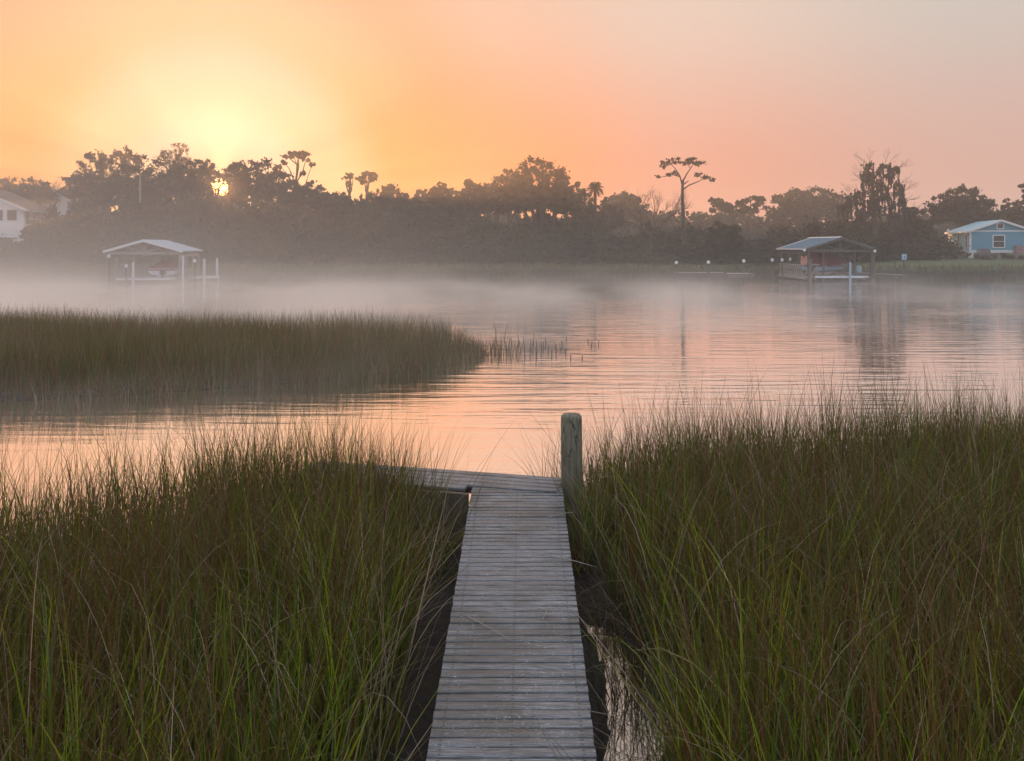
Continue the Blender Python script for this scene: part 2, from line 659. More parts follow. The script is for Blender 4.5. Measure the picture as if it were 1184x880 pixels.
def blades(P, z0, length, width, th0, curve, az, col, tipcol=None, seg=5, power=1.3):
    """ribbons: every array has one entry per blade"""
    n = len(P)
    t = np.linspace(0, 1, seg + 1)
    pos = np.zeros((n, seg + 1, 3))
    pos[:, 0, 0], pos[:, 0, 1], pos[:, 0, 2] = P[:, 0], P[:, 1], z0
    for k in range(seg):
        tm = (t[k] + t[k + 1]) / 2
        th = th0 + curve * tm ** power
        st = length / seg
        pos[:, k + 1, 0] = pos[:, k, 0] + st * np.sin(th) * np.cos(az)
        pos[:, k + 1, 1] = pos[:, k, 1] + st * np.sin(th) * np.sin(az)
        pos[:, k + 1, 2] = pos[:, k, 2] + st * np.cos(th)
    fa = rng.uniform(0, 2 * np.pi, n)
    wv_ = np.stack([np.cos(fa), np.sin(fa), np.zeros(n)], 1)
    wt = np.maximum((1 - t ** 2.2), .08) * .5
    off = wv_[:, None, :] * (width[:, None] * wt[None, :])[:, :, None]
    Vv = np.stack([pos - off, pos + off], 2).reshape(n * (seg + 1) * 2, 3)
    b = (np.arange(n) * (seg + 1) * 2)[:, None] + (np.arange(seg) * 2)[None, :]
    Ff = np.stack([b, b + 1, b + 3, b + 2], 2).reshape(-1, 4)
    if tipcol is None: tipcol = col
    k = (t ** 1.5)[None, :, None]
    c = col[:, None, :] * (1 - k) + tipcol[:, None, :] * k
    Cc = np.repeat(c[:, :, None, :], 2, axis=2).reshape(-1, 3)
    return Vv, Ff, Cc


def join(parts):
    Vs, Fs, Cs, k = [], [], [], 0
    for v, f, c in parts:
        Vs.append(v); Fs.append(f + k); Cs.append(c)
        k += len(v)
    return np.concatenate(Vs), np.concatenate(Fs), np.concatenate(Cs)


GREEN, YGREEN, RUSH, BROWN, TAN = (np.array(c) for c in ((.062, .125, .006), (.25, .31, .014), (.115, .080, .024), (.150, .078, .030), (.33, .265, .185)))


def pick(n, w, pal):
    i = rng.choice(len(pal), n, p=np.array(w) / sum(w))
    c = np.array(pal)[i]
    return c * rng.uniform(.65, 1.4, (n, 1)) * rng.uniform(.92, 1.08, (n, 3))


def marsh(poly, n, seed, hmul=1.0):
    parts = []
    hgt = lambda P: (1 + .17 * fbm(P, 1.3, seed)) * hmul * np.clip(.6 + edge_dist(P, poly) / .8, .6, 1)
    # rush stems forming the body, brown towards the tip
    m = int(n * .40)
    P = scatter(poly, m, .88, .08)
    L = np.minimum(rng.gamma(22, .036, m), 1.15) * hgt(P)
    rust = fbm(P, 1.4, seed + 9) + rng.normal(0, .35, m) > .35
    c = np.where(rust[:, None], pick(m, (2, 5), (RUSH, BROWN * np.array((1.25, 1, .8)))), pick(m, (4, 1, 4), (RUSH, BROWN, GREEN)))
    parts.append(blades(P, -.06, L, rng.uniform(.005, .010, m), np.abs(rng.normal(0, .16, m)), np.abs(rng.normal(0, .3, m)),
                        rng.uniform(0, 6.28, m), c, c * .45 + .55 * BROWN))
    # taller single stems standing out of it
    m = int(n * .085)
    P = scatter(poly, m, .8, .07)
    L = rng.uniform(.95, 1.42, m) * hgt(P)
    c = pick(m, (5, 3, 2), (RUSH, BROWN, GREEN))
    parts.append(blades(P, -.06, L, rng.uniform(.005, .009, m), np.abs(rng.normal(0, .11, m)), np.abs(rng.normal(0, .28, m)),
                        rng.uniform(0, 6.28, m), c, c * .4 + .6 * BROWN, seg=6))
    # broad green blades
    m = int(n * .27)
    P = scatter(poly, m, .92, .055)
    patchy = fbm(P, .9, seed + 5)
    L = rng.triangular(.4, .8, 1.2, m) * hgt(P)
    c = np.where((patchy + (5 - P[:, 1]) * .13 + rng.normal(0, .45, m) > .15)[:, None], pick(m, (4, 3), (GREEN, YGREEN)), pick(m, (4, 1, 3), (GREEN, YGREEN, RUSH)))
    parts.append(blades(P, -.06, L, rng.uniform(.008, .017, m), np.abs(rng.normal(0, .17, m)), np.abs(rng.normal(.1, .4, m)),
                        rng.uniform(0, 6.28, m), c, c * .8 + .2 * YGREEN, seg=6))
    # low dead thatch, darkened to paint in shade at the grass base
    m = int(n * .15)
    P = scatter(poly, m, .6, .12)
    L = rng.uniform(.4, .95, m) * hmul
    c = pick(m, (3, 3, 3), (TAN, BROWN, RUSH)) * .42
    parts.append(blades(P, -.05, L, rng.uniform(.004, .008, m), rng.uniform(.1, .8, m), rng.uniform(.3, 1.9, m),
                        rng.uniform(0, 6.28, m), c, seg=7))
    # dry stems lying across at all angles, and arching ones
    m = int(n * .06)
    P = scatter(poly, m, .3, .12)
    L = rng.uniform(.8, 1.35, m) * hmul
    c = pick(m, (4, 2, 1), (TAN, BROWN, YGREEN))
    parts.append(blades(P, -.05, L, rng.uniform(.004, .008, m), rng.uniform(.25, .75, m), rng.uniform(-.1, .5, m),
                        rng.uniform(0, 6.28, m), c, seg=5))
    m = int(n * .055)
    P = scatter(poly, m, .3, .12)
    L = rng.uniform(.8, 1.4, m) * hmul
    c = pick(m, (5, 1), (TAN, YGREEN))
    parts.append(blades(P, -.05, L, rng.uniform(.004, .0075, m), rng.uniform(.05, .45, m), rng.uniform(.8, 2.6, m),
                        rng.uniform(0, 6.28, m), c, seg=9, power=2.2))
    # stems snapped over near the top
    m = int(n * .035)
    P = scatter(poly, m, .5, .1)
    c = pick(m, (3, 3, 2, 1), (RUSH, BROWN, TAN, GREEN))
    parts.append(blades(P, -.05, rng.uniform(.8, 1.3, m) * hgt(P), rng.uniform(.005, .009, m), rng.uniform(0, .3, m), rng.uniform(1.2, 2.9, m),
                        rng.uniform(0, 6.28, m), c, seg=9, power=7))
    return parts


left_poly = [(-.64, 1.6), (-.66, 3.0), (-.60, 4.4), (-.70, 5.6), (-.66, 6.4), (-.66, 7.2), (-1.5, 7.75), (-2.4, 7.6), (-3.2, 7.1), (-4.2, 6.6), (-5.6, 6.2),
             (-7.0, 5.9), (-6.4, 4), (-4.5, 1.8), (-3.2, .9), (-1.5, .8)]
right_poly = [(.62, 1.4), (.68, 3.6), (.86, 4.3), (.90, 5.3), (.78, 5.8), (.66, 7.0), (.58, 7.35), (.62, 7.9), (.95, 8.6), (1.9, 9.1), (3.4, 9.3), (5.0, 9.7), (7.0, 10.1),
              (8.0, 10), (8.0, 8), (6.2, 4.6), (3.6, 1.2), (1.8, .6)]
gl = marsh(left_poly, 34000, 1, 1.14)
gr = marsh(right_poly, 50000, 11, 1.14)


def tuft(cx, cy, n, r, lmin, lmax, cols, w, lean=(.0, .35), curve=(.1, .9), seg=7, wd=(.004, .008)):
    P = np.array([cx, cy]) + rng.normal(0, r, (n, 2))
    c = pick(n, w, cols)
    return blades(P, -.05, rng.uniform(lmin, lmax, n), rng.uniform(*wd, n), rng.uniform(*lean, n), rng.uniform(*curve, n),
                  rng.uniform(0, 6.28, n), c, seg=seg)


for k in range(22):                             # clumps against the front of the cross platform
    u = k / 21
    gl.append(tuft(-.78 - 2.1 * u, 7.12 + .5 * u + rng.uniform(-.2, .12), 60, .08, .6, 1.28 + .12 * u, (RUSH, BROWN, GREEN, YGREEN), (4, 3, 3, 1), (0, .25), (0, .5)))
gl.append(tuft(-.62, 6.7, 90, .1, .5, 1.2, (GREEN, YGREEN, TAN, BROWN), (4, 2, 2, 3), (0, .4), (.1, .9)))
gl.append(tuft(-.85, 6.9, 30, .1, 1.2, 1.6, (BROWN, RUSH), (4, 3), (.2, .6), (.0, .4)))
V, F, C = join(gl)
tag(np_mesh('marsh_grass', V, F, M['blade'], col=C), 'tall brown and green marsh grass left of the wooden walkway', 'grass', kind='stuff')
for k in range(16):
    gr.append(tuft(.80 + rng.uniform(-.05, .2), 5.7 + k * .09, 40, .10, .25, .6, (TAN * .35, BROWN * .5), (2, 3), (.5, 1.3), (.2, 1.0), wd=(.003, .006)))
    gl.append(tuft(-.82 - rng.uniform(0, .15), 3.4 + k * .2, 30, .10, .25, .6, (TAN * .4, BROWN * .5), (2, 3), (.5, 1.3), (.2, 1.0), wd=(.003, .006)))
for k in range(14):
    gr.append(tuft(.52 + rng.uniform(-.04, .10), 3.3 + k * .19, 22, .07, .15, .5, (TAN * .5, BROWN * .5, RUSH * .5), (2, 3, 2), (.2, 1.2), (.2, 1.0), wd=(.003, .006)))
for k in range(26):                             # dead stems fallen across the dark channel
    gl.append(tuft(-.62 - rng.uniform(-.06, .12), 2.9 + k * .16, 9, .09, .2, .6, (TAN * .8, BROWN * .7, GREEN * .8), (3, 3, 1), (.3, 1.35), (.1, .9), wd=(.003, .006)))
gr.append(tuft(.70, 7.15, 130, .07, .4, 1.1, (GREEN, YGREEN, TAN, BROWN), (4, 2, 2, 3), (0, .3), (.1, .7)))
gr.append(tuft(.62, 6.75, 110, .06, .3, .9, (GREEN, YGREEN, TAN, BROWN), (4, 2, 3, 3), (0, .4), (.1, .9)))
gl.append(tuft(-.60, 7.25, 70, .07, .4, 1.05, (RUSH, GREEN, TAN, BROWN), (4, 3, 2, 3), (0, .35), (.1, .7)))
for k in range(9):
    gl.append(tuft(-.66 - .12 * k, 7.14 + rng.uniform(-.12, .1), 26, .09, .8, 1.35, (RUSH, BROWN, GREEN, YGREEN), (4, 3, 2, 1), (0, .3), (0, .6)))
# sprays either side of the dock end, grey thatch mound right of the walkway
gr.append(tuft(.40, 8.05, 70, .07, .5, 1.15, (RUSH, BROWN, GREEN), (4, 3, 2)))
gr.append(tuft(.62, 7.95, 120, .09, .6, 1.25, (RUSH, BROWN, GREEN), (4, 3, 2), (0, .3), (0, .6)))
gr.append(tuft(.74, 7.0, 160, .08, .4, .95, (GREEN, YGREEN, TAN), (4, 2, 3), (0, .35), (.1, 1.0)))
gr.append(tuft(1.15, 5.9, 700, .22, .3, .75, (TAN * .6, BROWN * .7), (5, 2), (.4, 1.2), (.3, 1.0), wd=(.003, .006)))
gr.append(tuft(.70, 4.85, 60, .07, .3, .9, (RUSH * .6, BROWN * .5, GREEN), (4, 3, 2), (0, .3), (0, .5)))
gr.append(tuft(1.0, 4.3, 260, .2, .4, .8, (TAN, BROWN, GREEN), (4, 2, 2), (.3, 1.1), (.3, 1.2), wd=(.003, .005)))
V, F, C = join(gr)
tag(np_mesh('marsh_grass', V, F, M['blade'], col=C), 'tall marsh grass with green blades right of the wooden walkway', 'grass', kind='stuff')

def mud_mound(mb, pts, c):
    """low mound whose sides slope under the water along an uneven line"""
    fine = []
    for i in range(len(pts)):
        a, b = np.array(pts[i][:2]), np.array(pts[(i + 1) % len(pts)][:2])
        m = max(2, int(np.linalg.norm(b - a) / .11))
        fine += [a + (b - a) * q / m for q in range(m)]
    rings = []
    for ins, z in ((-.10, -.95), (.0, -.10), (.12, .01), (.45, .035)):
        rings.append([])
        for p in fine:
            d = (c[:2] - p) / np.linalg.norm(c[:2] - p)
            q = p + d * (ins + (rng.uniform(-.09, .09) if z > -.5 else 0))
            rings[-1].append((q[0], q[1], z + (rng.uniform(-.012, .012) if z > -.5 else 0)))
    n = len(fine)
    vs = [v for r_ in rings for v in r_]
    fs = [(i * n + k, i * n + (k + 1) % n, (i + 1) * n + (k + 1) % n, (i + 1) * n + k) for i in range(3) for k in range(n)]
    fs.append(tuple(3 * n + k for k in range(n)))
    mb.add(vs, fs)


# mud under the grass; dark strips beside the walkway stand in for shade
left_mud = [(-.15, 1.6), (-.15, 8.5), (-1.2, 8.7), (-2.4, 8.2)] + left_poly[8:]
right_mud = [(.50, 1.4), (.50, 3.9), (.74, 4.35), (.80, 5.2), (.45, 5.6), (.1, 6.0), (.1, 7.2)] + right_poly[6:]
shade_strip_mud = [(-.1, 1.2), (.56, 1.2), (.60, 3.6), (.60, 4.6), (.63, 5.5), (.5, 6.3), (-.1, 6.3)]
for nm, poly in (('mud', left_mud), ('mud', right_mud), ('mud', shade_strip_mud)):
    c = np.mean(poly, 0)
    pts = []
    for p in poly:
        q = np.array(p) + (c - np.array(p)) / np.linalg.norm(c - np.array(p)) * .12
        pts.append((q[0], q[1], .025))
    mb = MB()
    mud_mound(mb, pts, c)
    tag(mb.build('mud', M['mud'], smooth=False), 'mud under the marsh grass, darkened for the shade by the walkway', 'mud', kind='structure')

# reed island across the channel
isl = [(-18, 12.2), (-12, 13.0), (-8.6, 13.9), (-6.2, 14.6), (-4.4, 15.4), (-3.0, 16.1), (-1.9, 16.9), (-1.2, 17.7), (-.80, 18.8), (-.62, 20.2), (-.85, 21.3),
       (-1.6, 21.6), (-3.5, 22.4), (-7, 23.2), (-12, 24.2), (-19, 25)]
n = 46000
P = scatter(isl, n, .5, .12)
ed = edge_dist(P, isl)
L = rng.triangular(.7, 1.0, 1.25, n) * np.clip(.34 + ed * .62, .34, 1) * (1 + .09 * fbm(P, .8, 3))
c = pick(n, (5, 2, 4, 1.4), (RUSH * 1.35, BROWN * 1.25, GREEN * 1.1, TAN))
p1 = blades(P, -.04, L, rng.uniform(.007, .014, n), np.abs(rng.normal(0, .13, n)), np.abs(rng.normal(0, .35, n)), rng.uniform(0, 6.28, n), c, c * .7 + .3 * BROWN, seg=4)
# pale arching blades along its near edge
n = 1500
P = scatter(isl, n * 9, .3, .1)
P = P[(edge_dist(P, isl) < 1.0) & (P[:, 1] < 19)][:n]
n = len(P)
p2 = blades(P, -.04, rng.uniform(.35, .9, n), rng.uniform(.005, .009, n), rng.uniform(.1, .6, n), rng.uniform(.3, 1.8, n), rng.uniform(0, 6.28, n),
            pick(n, (4, 2), (TAN * .9, BROWN)), seg=6)
n = 260                                         # loose fringe at the tip
P = np.array([-.55, 20.3]) + rng.normal(0, 1, (n, 2)) * np.array([.45, .5])
p3 = blades(P, -.04, rng.uniform(.15, .6, n), rng.uniform(.008, .013, n), np.abs(rng.normal(0, .15, n)), np.abs(rng.normal(0, .3, n)), rng.uniform(0, 6.28, n),
            pick(n, (4, 3), (RUSH, BROWN)), seg=4)
V, F, C = join([p1, p2, p3])
tag(np_mesh('reed_bed', V, F, M['blade'], col=C), 'island of brown reeds in the river beyond the near marsh', 'reeds', kind='stuff')
c0 = np.mean(isl, 0)
mb = MB()
pp = [np.array(p) + (c0 - np.array(p)) / np.linalg.norm(c0 - np.array(p)) * .5 for p in isl]
mud_mound(mb, pp, c0)
tag(mb.build('mud', M['mud']), 'dark mud under the reed island', 'mud', kind='structure')

# broken stalks standing in the water off the island's tip
stalk_px = [(597, 410, 17), (602, 407, 13), (588, 403, 14), (592, 400, 8), (607, 411, 22), (613, 408, 17), (615, 404, 10), (620, 414, 14), (621, 407, 17), (626, 407, 12),
            (628, 403, 9), (634, 407, 7), (638, 412, 9), (643, 403, 7), (648, 405, 6), (654, 409, 6), (660, 415, 6), (655, 393, 4), (680, 396, 4), (684, 400, 6),
            (692, 399, 6), (574, 396, 24), (583, 394, 19), (571, 404, 17), (579, 408, 13), (586, 412, 13), (673, 415, 5), (643, 411, 7), (600, 398, 12), (617, 398, 14),
            (631, 398, 8), (650, 400, 7)]
for i, (px, py, hh) in enumerate(stalk_px):
    d = H * 950 / (py - 284)
    p = at(px, py, d)
    hgt = hh / 950 * d
    a = random.Random(i)
    ln = a.uniform(-.18, .22)
    mb = MB()
    mb.tube([(0, 0, -.25), (0, 0, 0), (ln * hgt * .4, 0, hgt * .55), (ln * hgt * 1.1, a.uniform(-.1, .1) * hgt, hgt)], [.014, .013, .010, .004], 5)
    if i % 3 == 0:
        mb.tube([(ln * hgt * .3, 0, hgt * .4), (ln * hgt * .3 + .05 * a.choice((-1, 1)), .01, hgt * .75)], [.007, .003], 4)
    if i in (16, 26):
        mb.tube([(ln * hgt * 1.1, 0, hgt), (ln * hgt + .26, .0, hgt * .96), (ln * hgt + .27, 0, hgt * .3)], [.006, .005, .004], 4)
    o = mb.build('reed_stalk', M['dark_wood'])
    o.location = (p.x, p.y, 0)
    tag(o, 'thin dark broken reed stalk standing in open water off the island tip', 'stalk', 'broken reed stalks off the island tip')

# reed fringe under the far bank
n = 9000
x = rng.uniform(-58, 58, n)
b = np.array([bank_y(v) for v in x])
off = rng.uniform(-.5, 1.6, n)
P = np.stack([x, b + off], 1)
z0 = np.array([gz(p[0], p[1]) for p in P]) - .05
z0 = np.maximum(z0, -.1)
L = rng.uniform(.25, .75, n) * np.where(x > 27, .7, 1.1)
c = pick(n, (4, 2, 3), (RUSH, BROWN, GREEN * .8))
V, F, C = blades(P, z0, L, rng.uniform(.03, .07, n), np.abs(rng.normal(0, .2, n)), np.abs(rng.normal(0, .4, n)), rng.uniform(0, 6.28, n), c, seg=3)
tag(np_mesh('bank_reeds', V, F, M['blade'], col=C), 'dark strip of reeds along the foot of the far bank', 'reeds', kind='stuff')

# ------------------------------------------------------------------ the near walkway
dock = empty('wooden_walkway', (0, 3.7, 0))
tag(dock, 'narrow grey weathered plank walkway running out to the water between the grass', 'walkway')


def dz(y): return .55 - (7.45 - y) * .043
def dcx(y): return .048 - (7.45 - y) * .0135
def dhw(y): return .402 - (7.45 - y) * .0050


rr = random.Random(5)
boards_v, boards_f, boards_c, boards_u = [], [], [], []


def board(cs, dirx, diry, length, wid, thick, col):
    """a plank with chamfered upper edges and a slightly cupped, uneven top"""
    nseg = 6
    k = len(boards_v)
    prof = [(-wid / 2, -thick), (-wid / 2, -.003), (-wid / 2 + .003, 0), (0, -.0012), (wid / 2 - .003, 0), (wid / 2, -.003), (wid / 2, -thick)]
    n = len(prof)
    for s in range(nseg + 1):
        u = (s / nseg - .5) * length
        wob = rr.uniform(-.0012, .0012)
        for a, z in prof:
            boards_v.append((cs[0] + dirx[0] * u + diry[0] * (a + wob), cs[1] + dirx[1] * u + diry[1] * (a + wob), cs[2] + z + rr.uniform(-.0008, .0008)))
            boards_c.append(col)
            boards_u.append((u + .5, (a + .5), length))
    for s in range(nseg):
        for j in range(n):
            j2 = (j + 1) % n
            boards_f.append((k + s * n + j, k + s * n + j2, k + (s + 1) * n + j2, k + (s + 1) * n + j))
    for e in (0, nseg):
        q = [k + e * n + j for j in range(n)]
        boards_f.append((q[0], q[1], q[5], q[6]))
        boards_f.append((q[1], q[2], q[4], q[5]))


def tone():
    t = rr.choice((1, 1, 1, .75, 1.2)) * rr.uniform(.72, 1.22)
    w = rr.uniform(-.05, .05)
    return (t * (1 + w), t, t * (1 - w))


y = -.8
pitch = .071
while y < 7.38:
    board((dcx(y) + rr.uniform(-.0025, .0025), y, dz(y) + rr.uniform(-.0015, .0015)), (1, rr.uniform(-.004, .004)), (0, 1), 2 * dhw(y) + rr.uniform(-.003, .003), pitch - rr.uniform(.002, .005), .034, tone())
    y += pitch
np_mesh('deck_boards', boards_v, boards_f, M['deck'], dock, col=np.array(boards_c), uvw=boards_u).location = (0, -3.7, 0)
boards_v, boards_f, boards_c, boards_u = [], [], [], []
# cross platform at the end, running off to the left at a slant
pd = Vector((1, -.25, 0)).normalized()
pn = Vector((.25, 1, 0)).normalized()
pr = Vector((.49, 7.60, .553))
for i in range(5):
    c = pr - pn * (.055 + i * .112) - pd * (1.25)
    if i == 4: c = c - pd * .4
    board((c.x, c.y, c.z + rr.uniform(-.002, .002)), (pd.x, pd.y), (pn.x, pn.y), 2.5 - (.8 if i == 4 else 0) + rr.uniform(-.02, .02), .104, .034, tone())
np_mesh('platform_boards', boards_v, boards_f, M['deck'], dock, col=np.array(boards_c), uvw=boards_u).location = (0, -3.7, 0)
for s in (-1, 1):
    mb = MB()
    mb.beam((dcx(-.8) + s * (dhw(-.8) - .07), -.8 - 3.7, dz(-.8) - .105), (dcx(7.4) + s * (dhw(7.4) - .07), 7.3 - 3.7, dz(7.4) - .105), .04, .14)
    mb.build('stringer', M['dark_wood'], dock)
mb = MB()
a = pr - pn * .57 - pd * .76 + Vector((0, -3.7, -.19))
b = pr - pn * .57 - pd * 2.48 + Vector((0, -3.7, -.19))
mb.beam(a, b, .04, .30)
mb.build('fascia', M['dark_wood'], dock)
mb = MB()
a = pr - pn * -.0 + Vector((0, -3.7 - .02, -.12))
mb.beam(a, a - pd * 2.48, .036, .16)
mb.build('fascia', M['dark_wood'], dock)
for yy in (.6, 2.6, 4.6, 6.6):
    for s in (-1, 1):
        mb = MB()
        mb.tube([(dcx(yy) + s * (dhw(yy) - .12), yy - 3.7, -.95), (dcx(yy) + s * (dhw(yy) - .12), yy - 3.7, dz(yy) - .04)], .045, 10)
        mb.build('support_post', M['dark_wood'], dock)
for k in (1.2, 2.3):
    c = pr - pn * .3 - pd * k
    mb = MB()
    mb.tube([(c.x, c.y - 3.7, -.95), (c.x, c.y - 3.7, .5)], .05, 10)
    mb.build('support_post', M['dark_wood'], dock)

# mooring pile
mb = MB()
zs = [-1.1, -.3, 0, .2, .4, .6, .8, 1.0, 1.13, 1.158, 1.178, 1.184]
rs = [.1, .099, .0985, .098, .0975, .097, .0965, .096, .0955, .092, .078, .03]
mb.tube([(0.002 * math.sin(z * 3), 0, z) for z in zs], rs, 28)
pile = mb.build('mooring_pile', M['piling'], smooth=True)
pile.location = (.537, 7.42, 0)
tag(pile, 'thick round grey green wooden pile standing at the end of the walkway', 'mooring post')

# a few dry blades lying on the boards
dry = [[(600, 560), (607, 545), (590, 552)], [(668, 640), (652, 600)]]
for i, (x0, y0, a0, ln, bend) in enumerate([(.02, 7.0, 1.9, .32, .6), (.10, 7.15, 4.4, .2, .3), (.30, 6.6, .3, .25, .4), (.18, 4.95, .9, .13, 1.2), (.13, 4.45, -.5, .22, .1),
                                            (-.28, 5.0, -.9, .4, .2), (.2, 5.9, -.6, .45, .15), (-.12, 6.4, .4, .1, .5)]):
    mb = MB()
    pts = []
    px_, py_, a = x0, y0, a0
    for k in range(7):
        pts.append((px_ - x0, py_ - y0, dz(py_) + .006 + .012 * math.sin(k / 6 * math.pi) - dz(y0)))
        px_ += ln / 6 * math.cos(a)
        py_ += ln / 6 * math.sin(a)
        a += bend / 6
    mb.tube(pts, [.0028, .003, .003, .003, .0026, .002, .001], 4)
    o = mb.build('dry_grass_blade', M['pale_wood'])
    o.location = (x0, y0, dz(y0))
    tag(o, 'thin dry grass blade fallen on the walkway boards', 'grass blade', 'dry blades lying on the walkway')


# ------------------------------------------------------------------ boathouses
def hull_mesh(L, B, Dp, keel=.28):
    """boat hull, stern at y=0, bow at y=L, sheer at z=Dp"""
    mb = MB()
    st = [0, .15, .35, .55, .72, .86, .95, 1.0]
    wf = [.94, 1, 1, .97, .84, .56, .26, .03]
    rings = []
    for s, w in zip(st, wf):
        hw = B / 2 * w
        kz = 0 if s < .6 else (s - .6) / .4 * Dp * .55
        sh = Dp + .12 * s * s
        ch = keel * .75 + kz * .9
        rings.append([(-hw, s * L, sh), (-hw * .96, s * L, (sh + ch) / 2), (-hw * .86, s * L, ch), (0, s * L, kz), (hw * .86, s * L, ch), (hw * .96, s * L, (sh + ch) / 2), (hw, s * L, sh)])
    vs = [p for r in rings for p in r]
    n = 7
    fs = []
    for i in range(len(rings) - 1):
        for k in range(n - 1):
            fs.append((i * n + k, i * n + k + 1, (i + 1) * n + k + 1, (i + 1) * n + k))
        fs.append((i * n + n - 1, i * n, (i + 1) * n, (i + 1) * n + n - 1))
    fs.append(tuple(range(n)))
    fs.append(tuple((len(rings) - 1) * n + k for k in range(n))[::-1])
    mb.add(vs, fs)
    return mb


def cover_mesh(L, B, Dp, prof):
    """canvas cover: prof = [(s, half-width factor, height over sheer)]"""
    mb = MB()
    vs, fs = [], []
    for s, w, h in prof:
        hw = B / 2 * w * 1.02
        sh = Dp + .12 * s * s - .06
        for k, (a, b) in enumerate([(-1, 0), (-1, .10), (-.82, .42), (-.5, .8), (0, 1), (.5, .8), (.82, .42), (1, .10), (1, 0)]):
            vs.append((a * hw, s * L, sh + .06 + h * b if k not in (0, 8) else sh))
    n = 9
    for i in range(len(prof) - 1):
        for k in range(n - 1):
            fs.append((i * n + k, i * n + k + 1, (i + 1) * n + k + 1, (i + 1) * n + k))
        fs.append((i * n + n - 1, i * n, (i + 1) * n, (i + 1) * n + n - 1))
    fs.append(tuple(range(n)))
    fs.append(tuple((len(prof) - 1) * n + k for k in range(n))[::-1])
    mb.add(vs, fs)
    return mb


def boathouse(name, label, loc, rz, W, Ld, ze, zr, zd, roof_m, wood_m, ridge=False, ov=.28):
    """gable end at local y=0 facing the camera, centre line x=0; ze eave, zr ridge, zd deck height"""
    t = empty(name, loc, rz)
    tag(t, label, 'boathouse')
    hw = W / 2
    sl = (zr - ze) / hw
    for s in (-1, 1):
        mb = MB()
        th = .06
        mb.prism([(0, -.3, zr), (s * hw, -.3, ze), (s * hw, -.3, ze + th), (0, -.3, zr + th)], (0, Ld + .6, 0))
        for k in range(int(Ld / .4)):
            yy = -.25 + k * .4
            mb.beam((0, yy, zr + th + .012), (s * hw, yy, ze + th + .012), .03, .025)
        mb.build('roof_slope', roof_m, t)
    if ridge:
        mb = MB()
        mb.prism([(-.16, -.31, zr + .045), (0, -.31, zr + .095), (.16, -.31, zr + .045), (0, -.31, zr + .12)], (0, Ld + .62, 0))
        mb.build('ridge_cap', M['ridge_cap'], t)
        mb = MB()
        mb.box((-hw - .03, Ld / 2, ze + .01), (.05, Ld + .62, .11))
        mb.build('gutter', M['ridge_cap'], t)
    # bargeboards + gable truss
    mb = MB()
    for yy in (-.3,):
        for s in (-1, 1):
            mb.beam((0, yy - .025, zr - .02), (s * hw, yy - .025, ze - .02), .04, .15)
    mb.build('bargeboard', M['white_paint'] if not ridge else wood_m, t)
    for yy in (.0, Ld):
        mb = MB()
        zb = ze - .12
        mb.beam((-hw + ov, yy, zb), (hw - ov, yy, zb), .06, .2)
        mb.beam((0, yy, zb), (0, yy, zr - .08), .1, .1)
        for s in (-1, 1):
            mb.beam((s * .06, yy + .003, zb + .08), (s * hw * .48, yy + .003, ze + (zr - ze) * .47), .07, .09)
            mb.beam((0, yy + .005, zr - .1), (s * (hw - .05), yy + .005, ze - .03 + .02), .06, .12)
        mb.build('truss', wood_m, t)
    for s in (-1, 1):
        mb = MB()
        mb.beam((s * (hw - ov), -.05, ze - .28), (s * (hw - ov), Ld + .05, ze - .28), .1, .2)
        mb.build('eave_beam', wood_m, t)
        for k in range(4):
            yy = Ld * k / 3
            mb = MB()
            mb.tube([(s * (hw - ov), yy, -1.1), (s * (hw - ov), yy, ze - .1)], .08, 10)
            mb.build('post', wood_m, t)
    # finger decks each side and across the back
    for s in (-1, 1):
        mb = MB()
        for k in range(int((Ld + .3) / .15)):
            mb.box((s * (hw - .45), -.1 + k * .15, zd), (.78, .135, .04))
        mb.box((s * (hw - .1), Ld / 2, zd - .1), (.05, Ld + .2, .14))
        mb.box((s * (hw - .8), Ld / 2, zd - .1), (.05, Ld + .2, .14))
        mb.build('side_deck', M['pale_wood'], t)
    mb = MB()
    for k in range(int(W / .15) - 11):
        mb.box((-hw + .9 + k * .15, Ld - .3, zd), (.135, .8, .04))
    mb.build('rear_deck', M['pale_wood'], t)
    mb = MB()
    mb.beam((-hw + .75, -.06, zd + .02), (hw - .55, -.06, zd + .02), .09, .16)
    mb.build('front_beam', M['white_pvc'], t)
    return t


def lattice(parent, a, b, z0, z1, m):
    """diagonal lattice panel between two plan points"""
    a, b = Vector((*a, 0)), Vector((*b, 0))
    Lh = (b - a).length
    u = (b - a) / Lh
    mb = MB()
    mb.beam(a + Vector((0, 0, z1)), b + Vector((0, 0, z1)), .07, .07)
    mb.beam(a + Vector((0, 0, z0)), b + Vector((0, 0, z0)), .05, .05)
    hgt = z1 - z0
    n = max(2, int(Lh / (hgt * .5)))
    for k in range(n):
        s0, s1 = Lh * k / n, Lh * (k + 1) / n
        for (p, q, o) in ((z0, z1, .004), (z1, z0, -.004)):
            mb.beam(a + u * s0 + Vector((0, o, p)), a + u * s1 + Vector((0, o, q)), .03, .055)
    mb.build('lattice_railing', m, parent)


def cap_lamp(name, loc, zc, label, group, post=True, post_m=None, r=.06, z0=-1.0):
    t = empty(name, (loc[0], loc[1], 0))
    tag(t, label, 'post lamp', group)
    mb = MB()
    mb.tube([(0, 0, z0), (0, 0, zc - .08)], r, 10)
    mb.build('post', post_m or M['dark_wood'], t)
    mb = MB()
    mb.tube([(0, 0, zc - .10), (0, 0, zc - .02), (0, 0, zc + .06), (0, 0, zc + .13), (0, 0, zc + .16)], [.10, .125, .12, .07, .015], 12)
    mb.build('lamp_cap', M['lamp_white'], t, smooth=True)
    return t


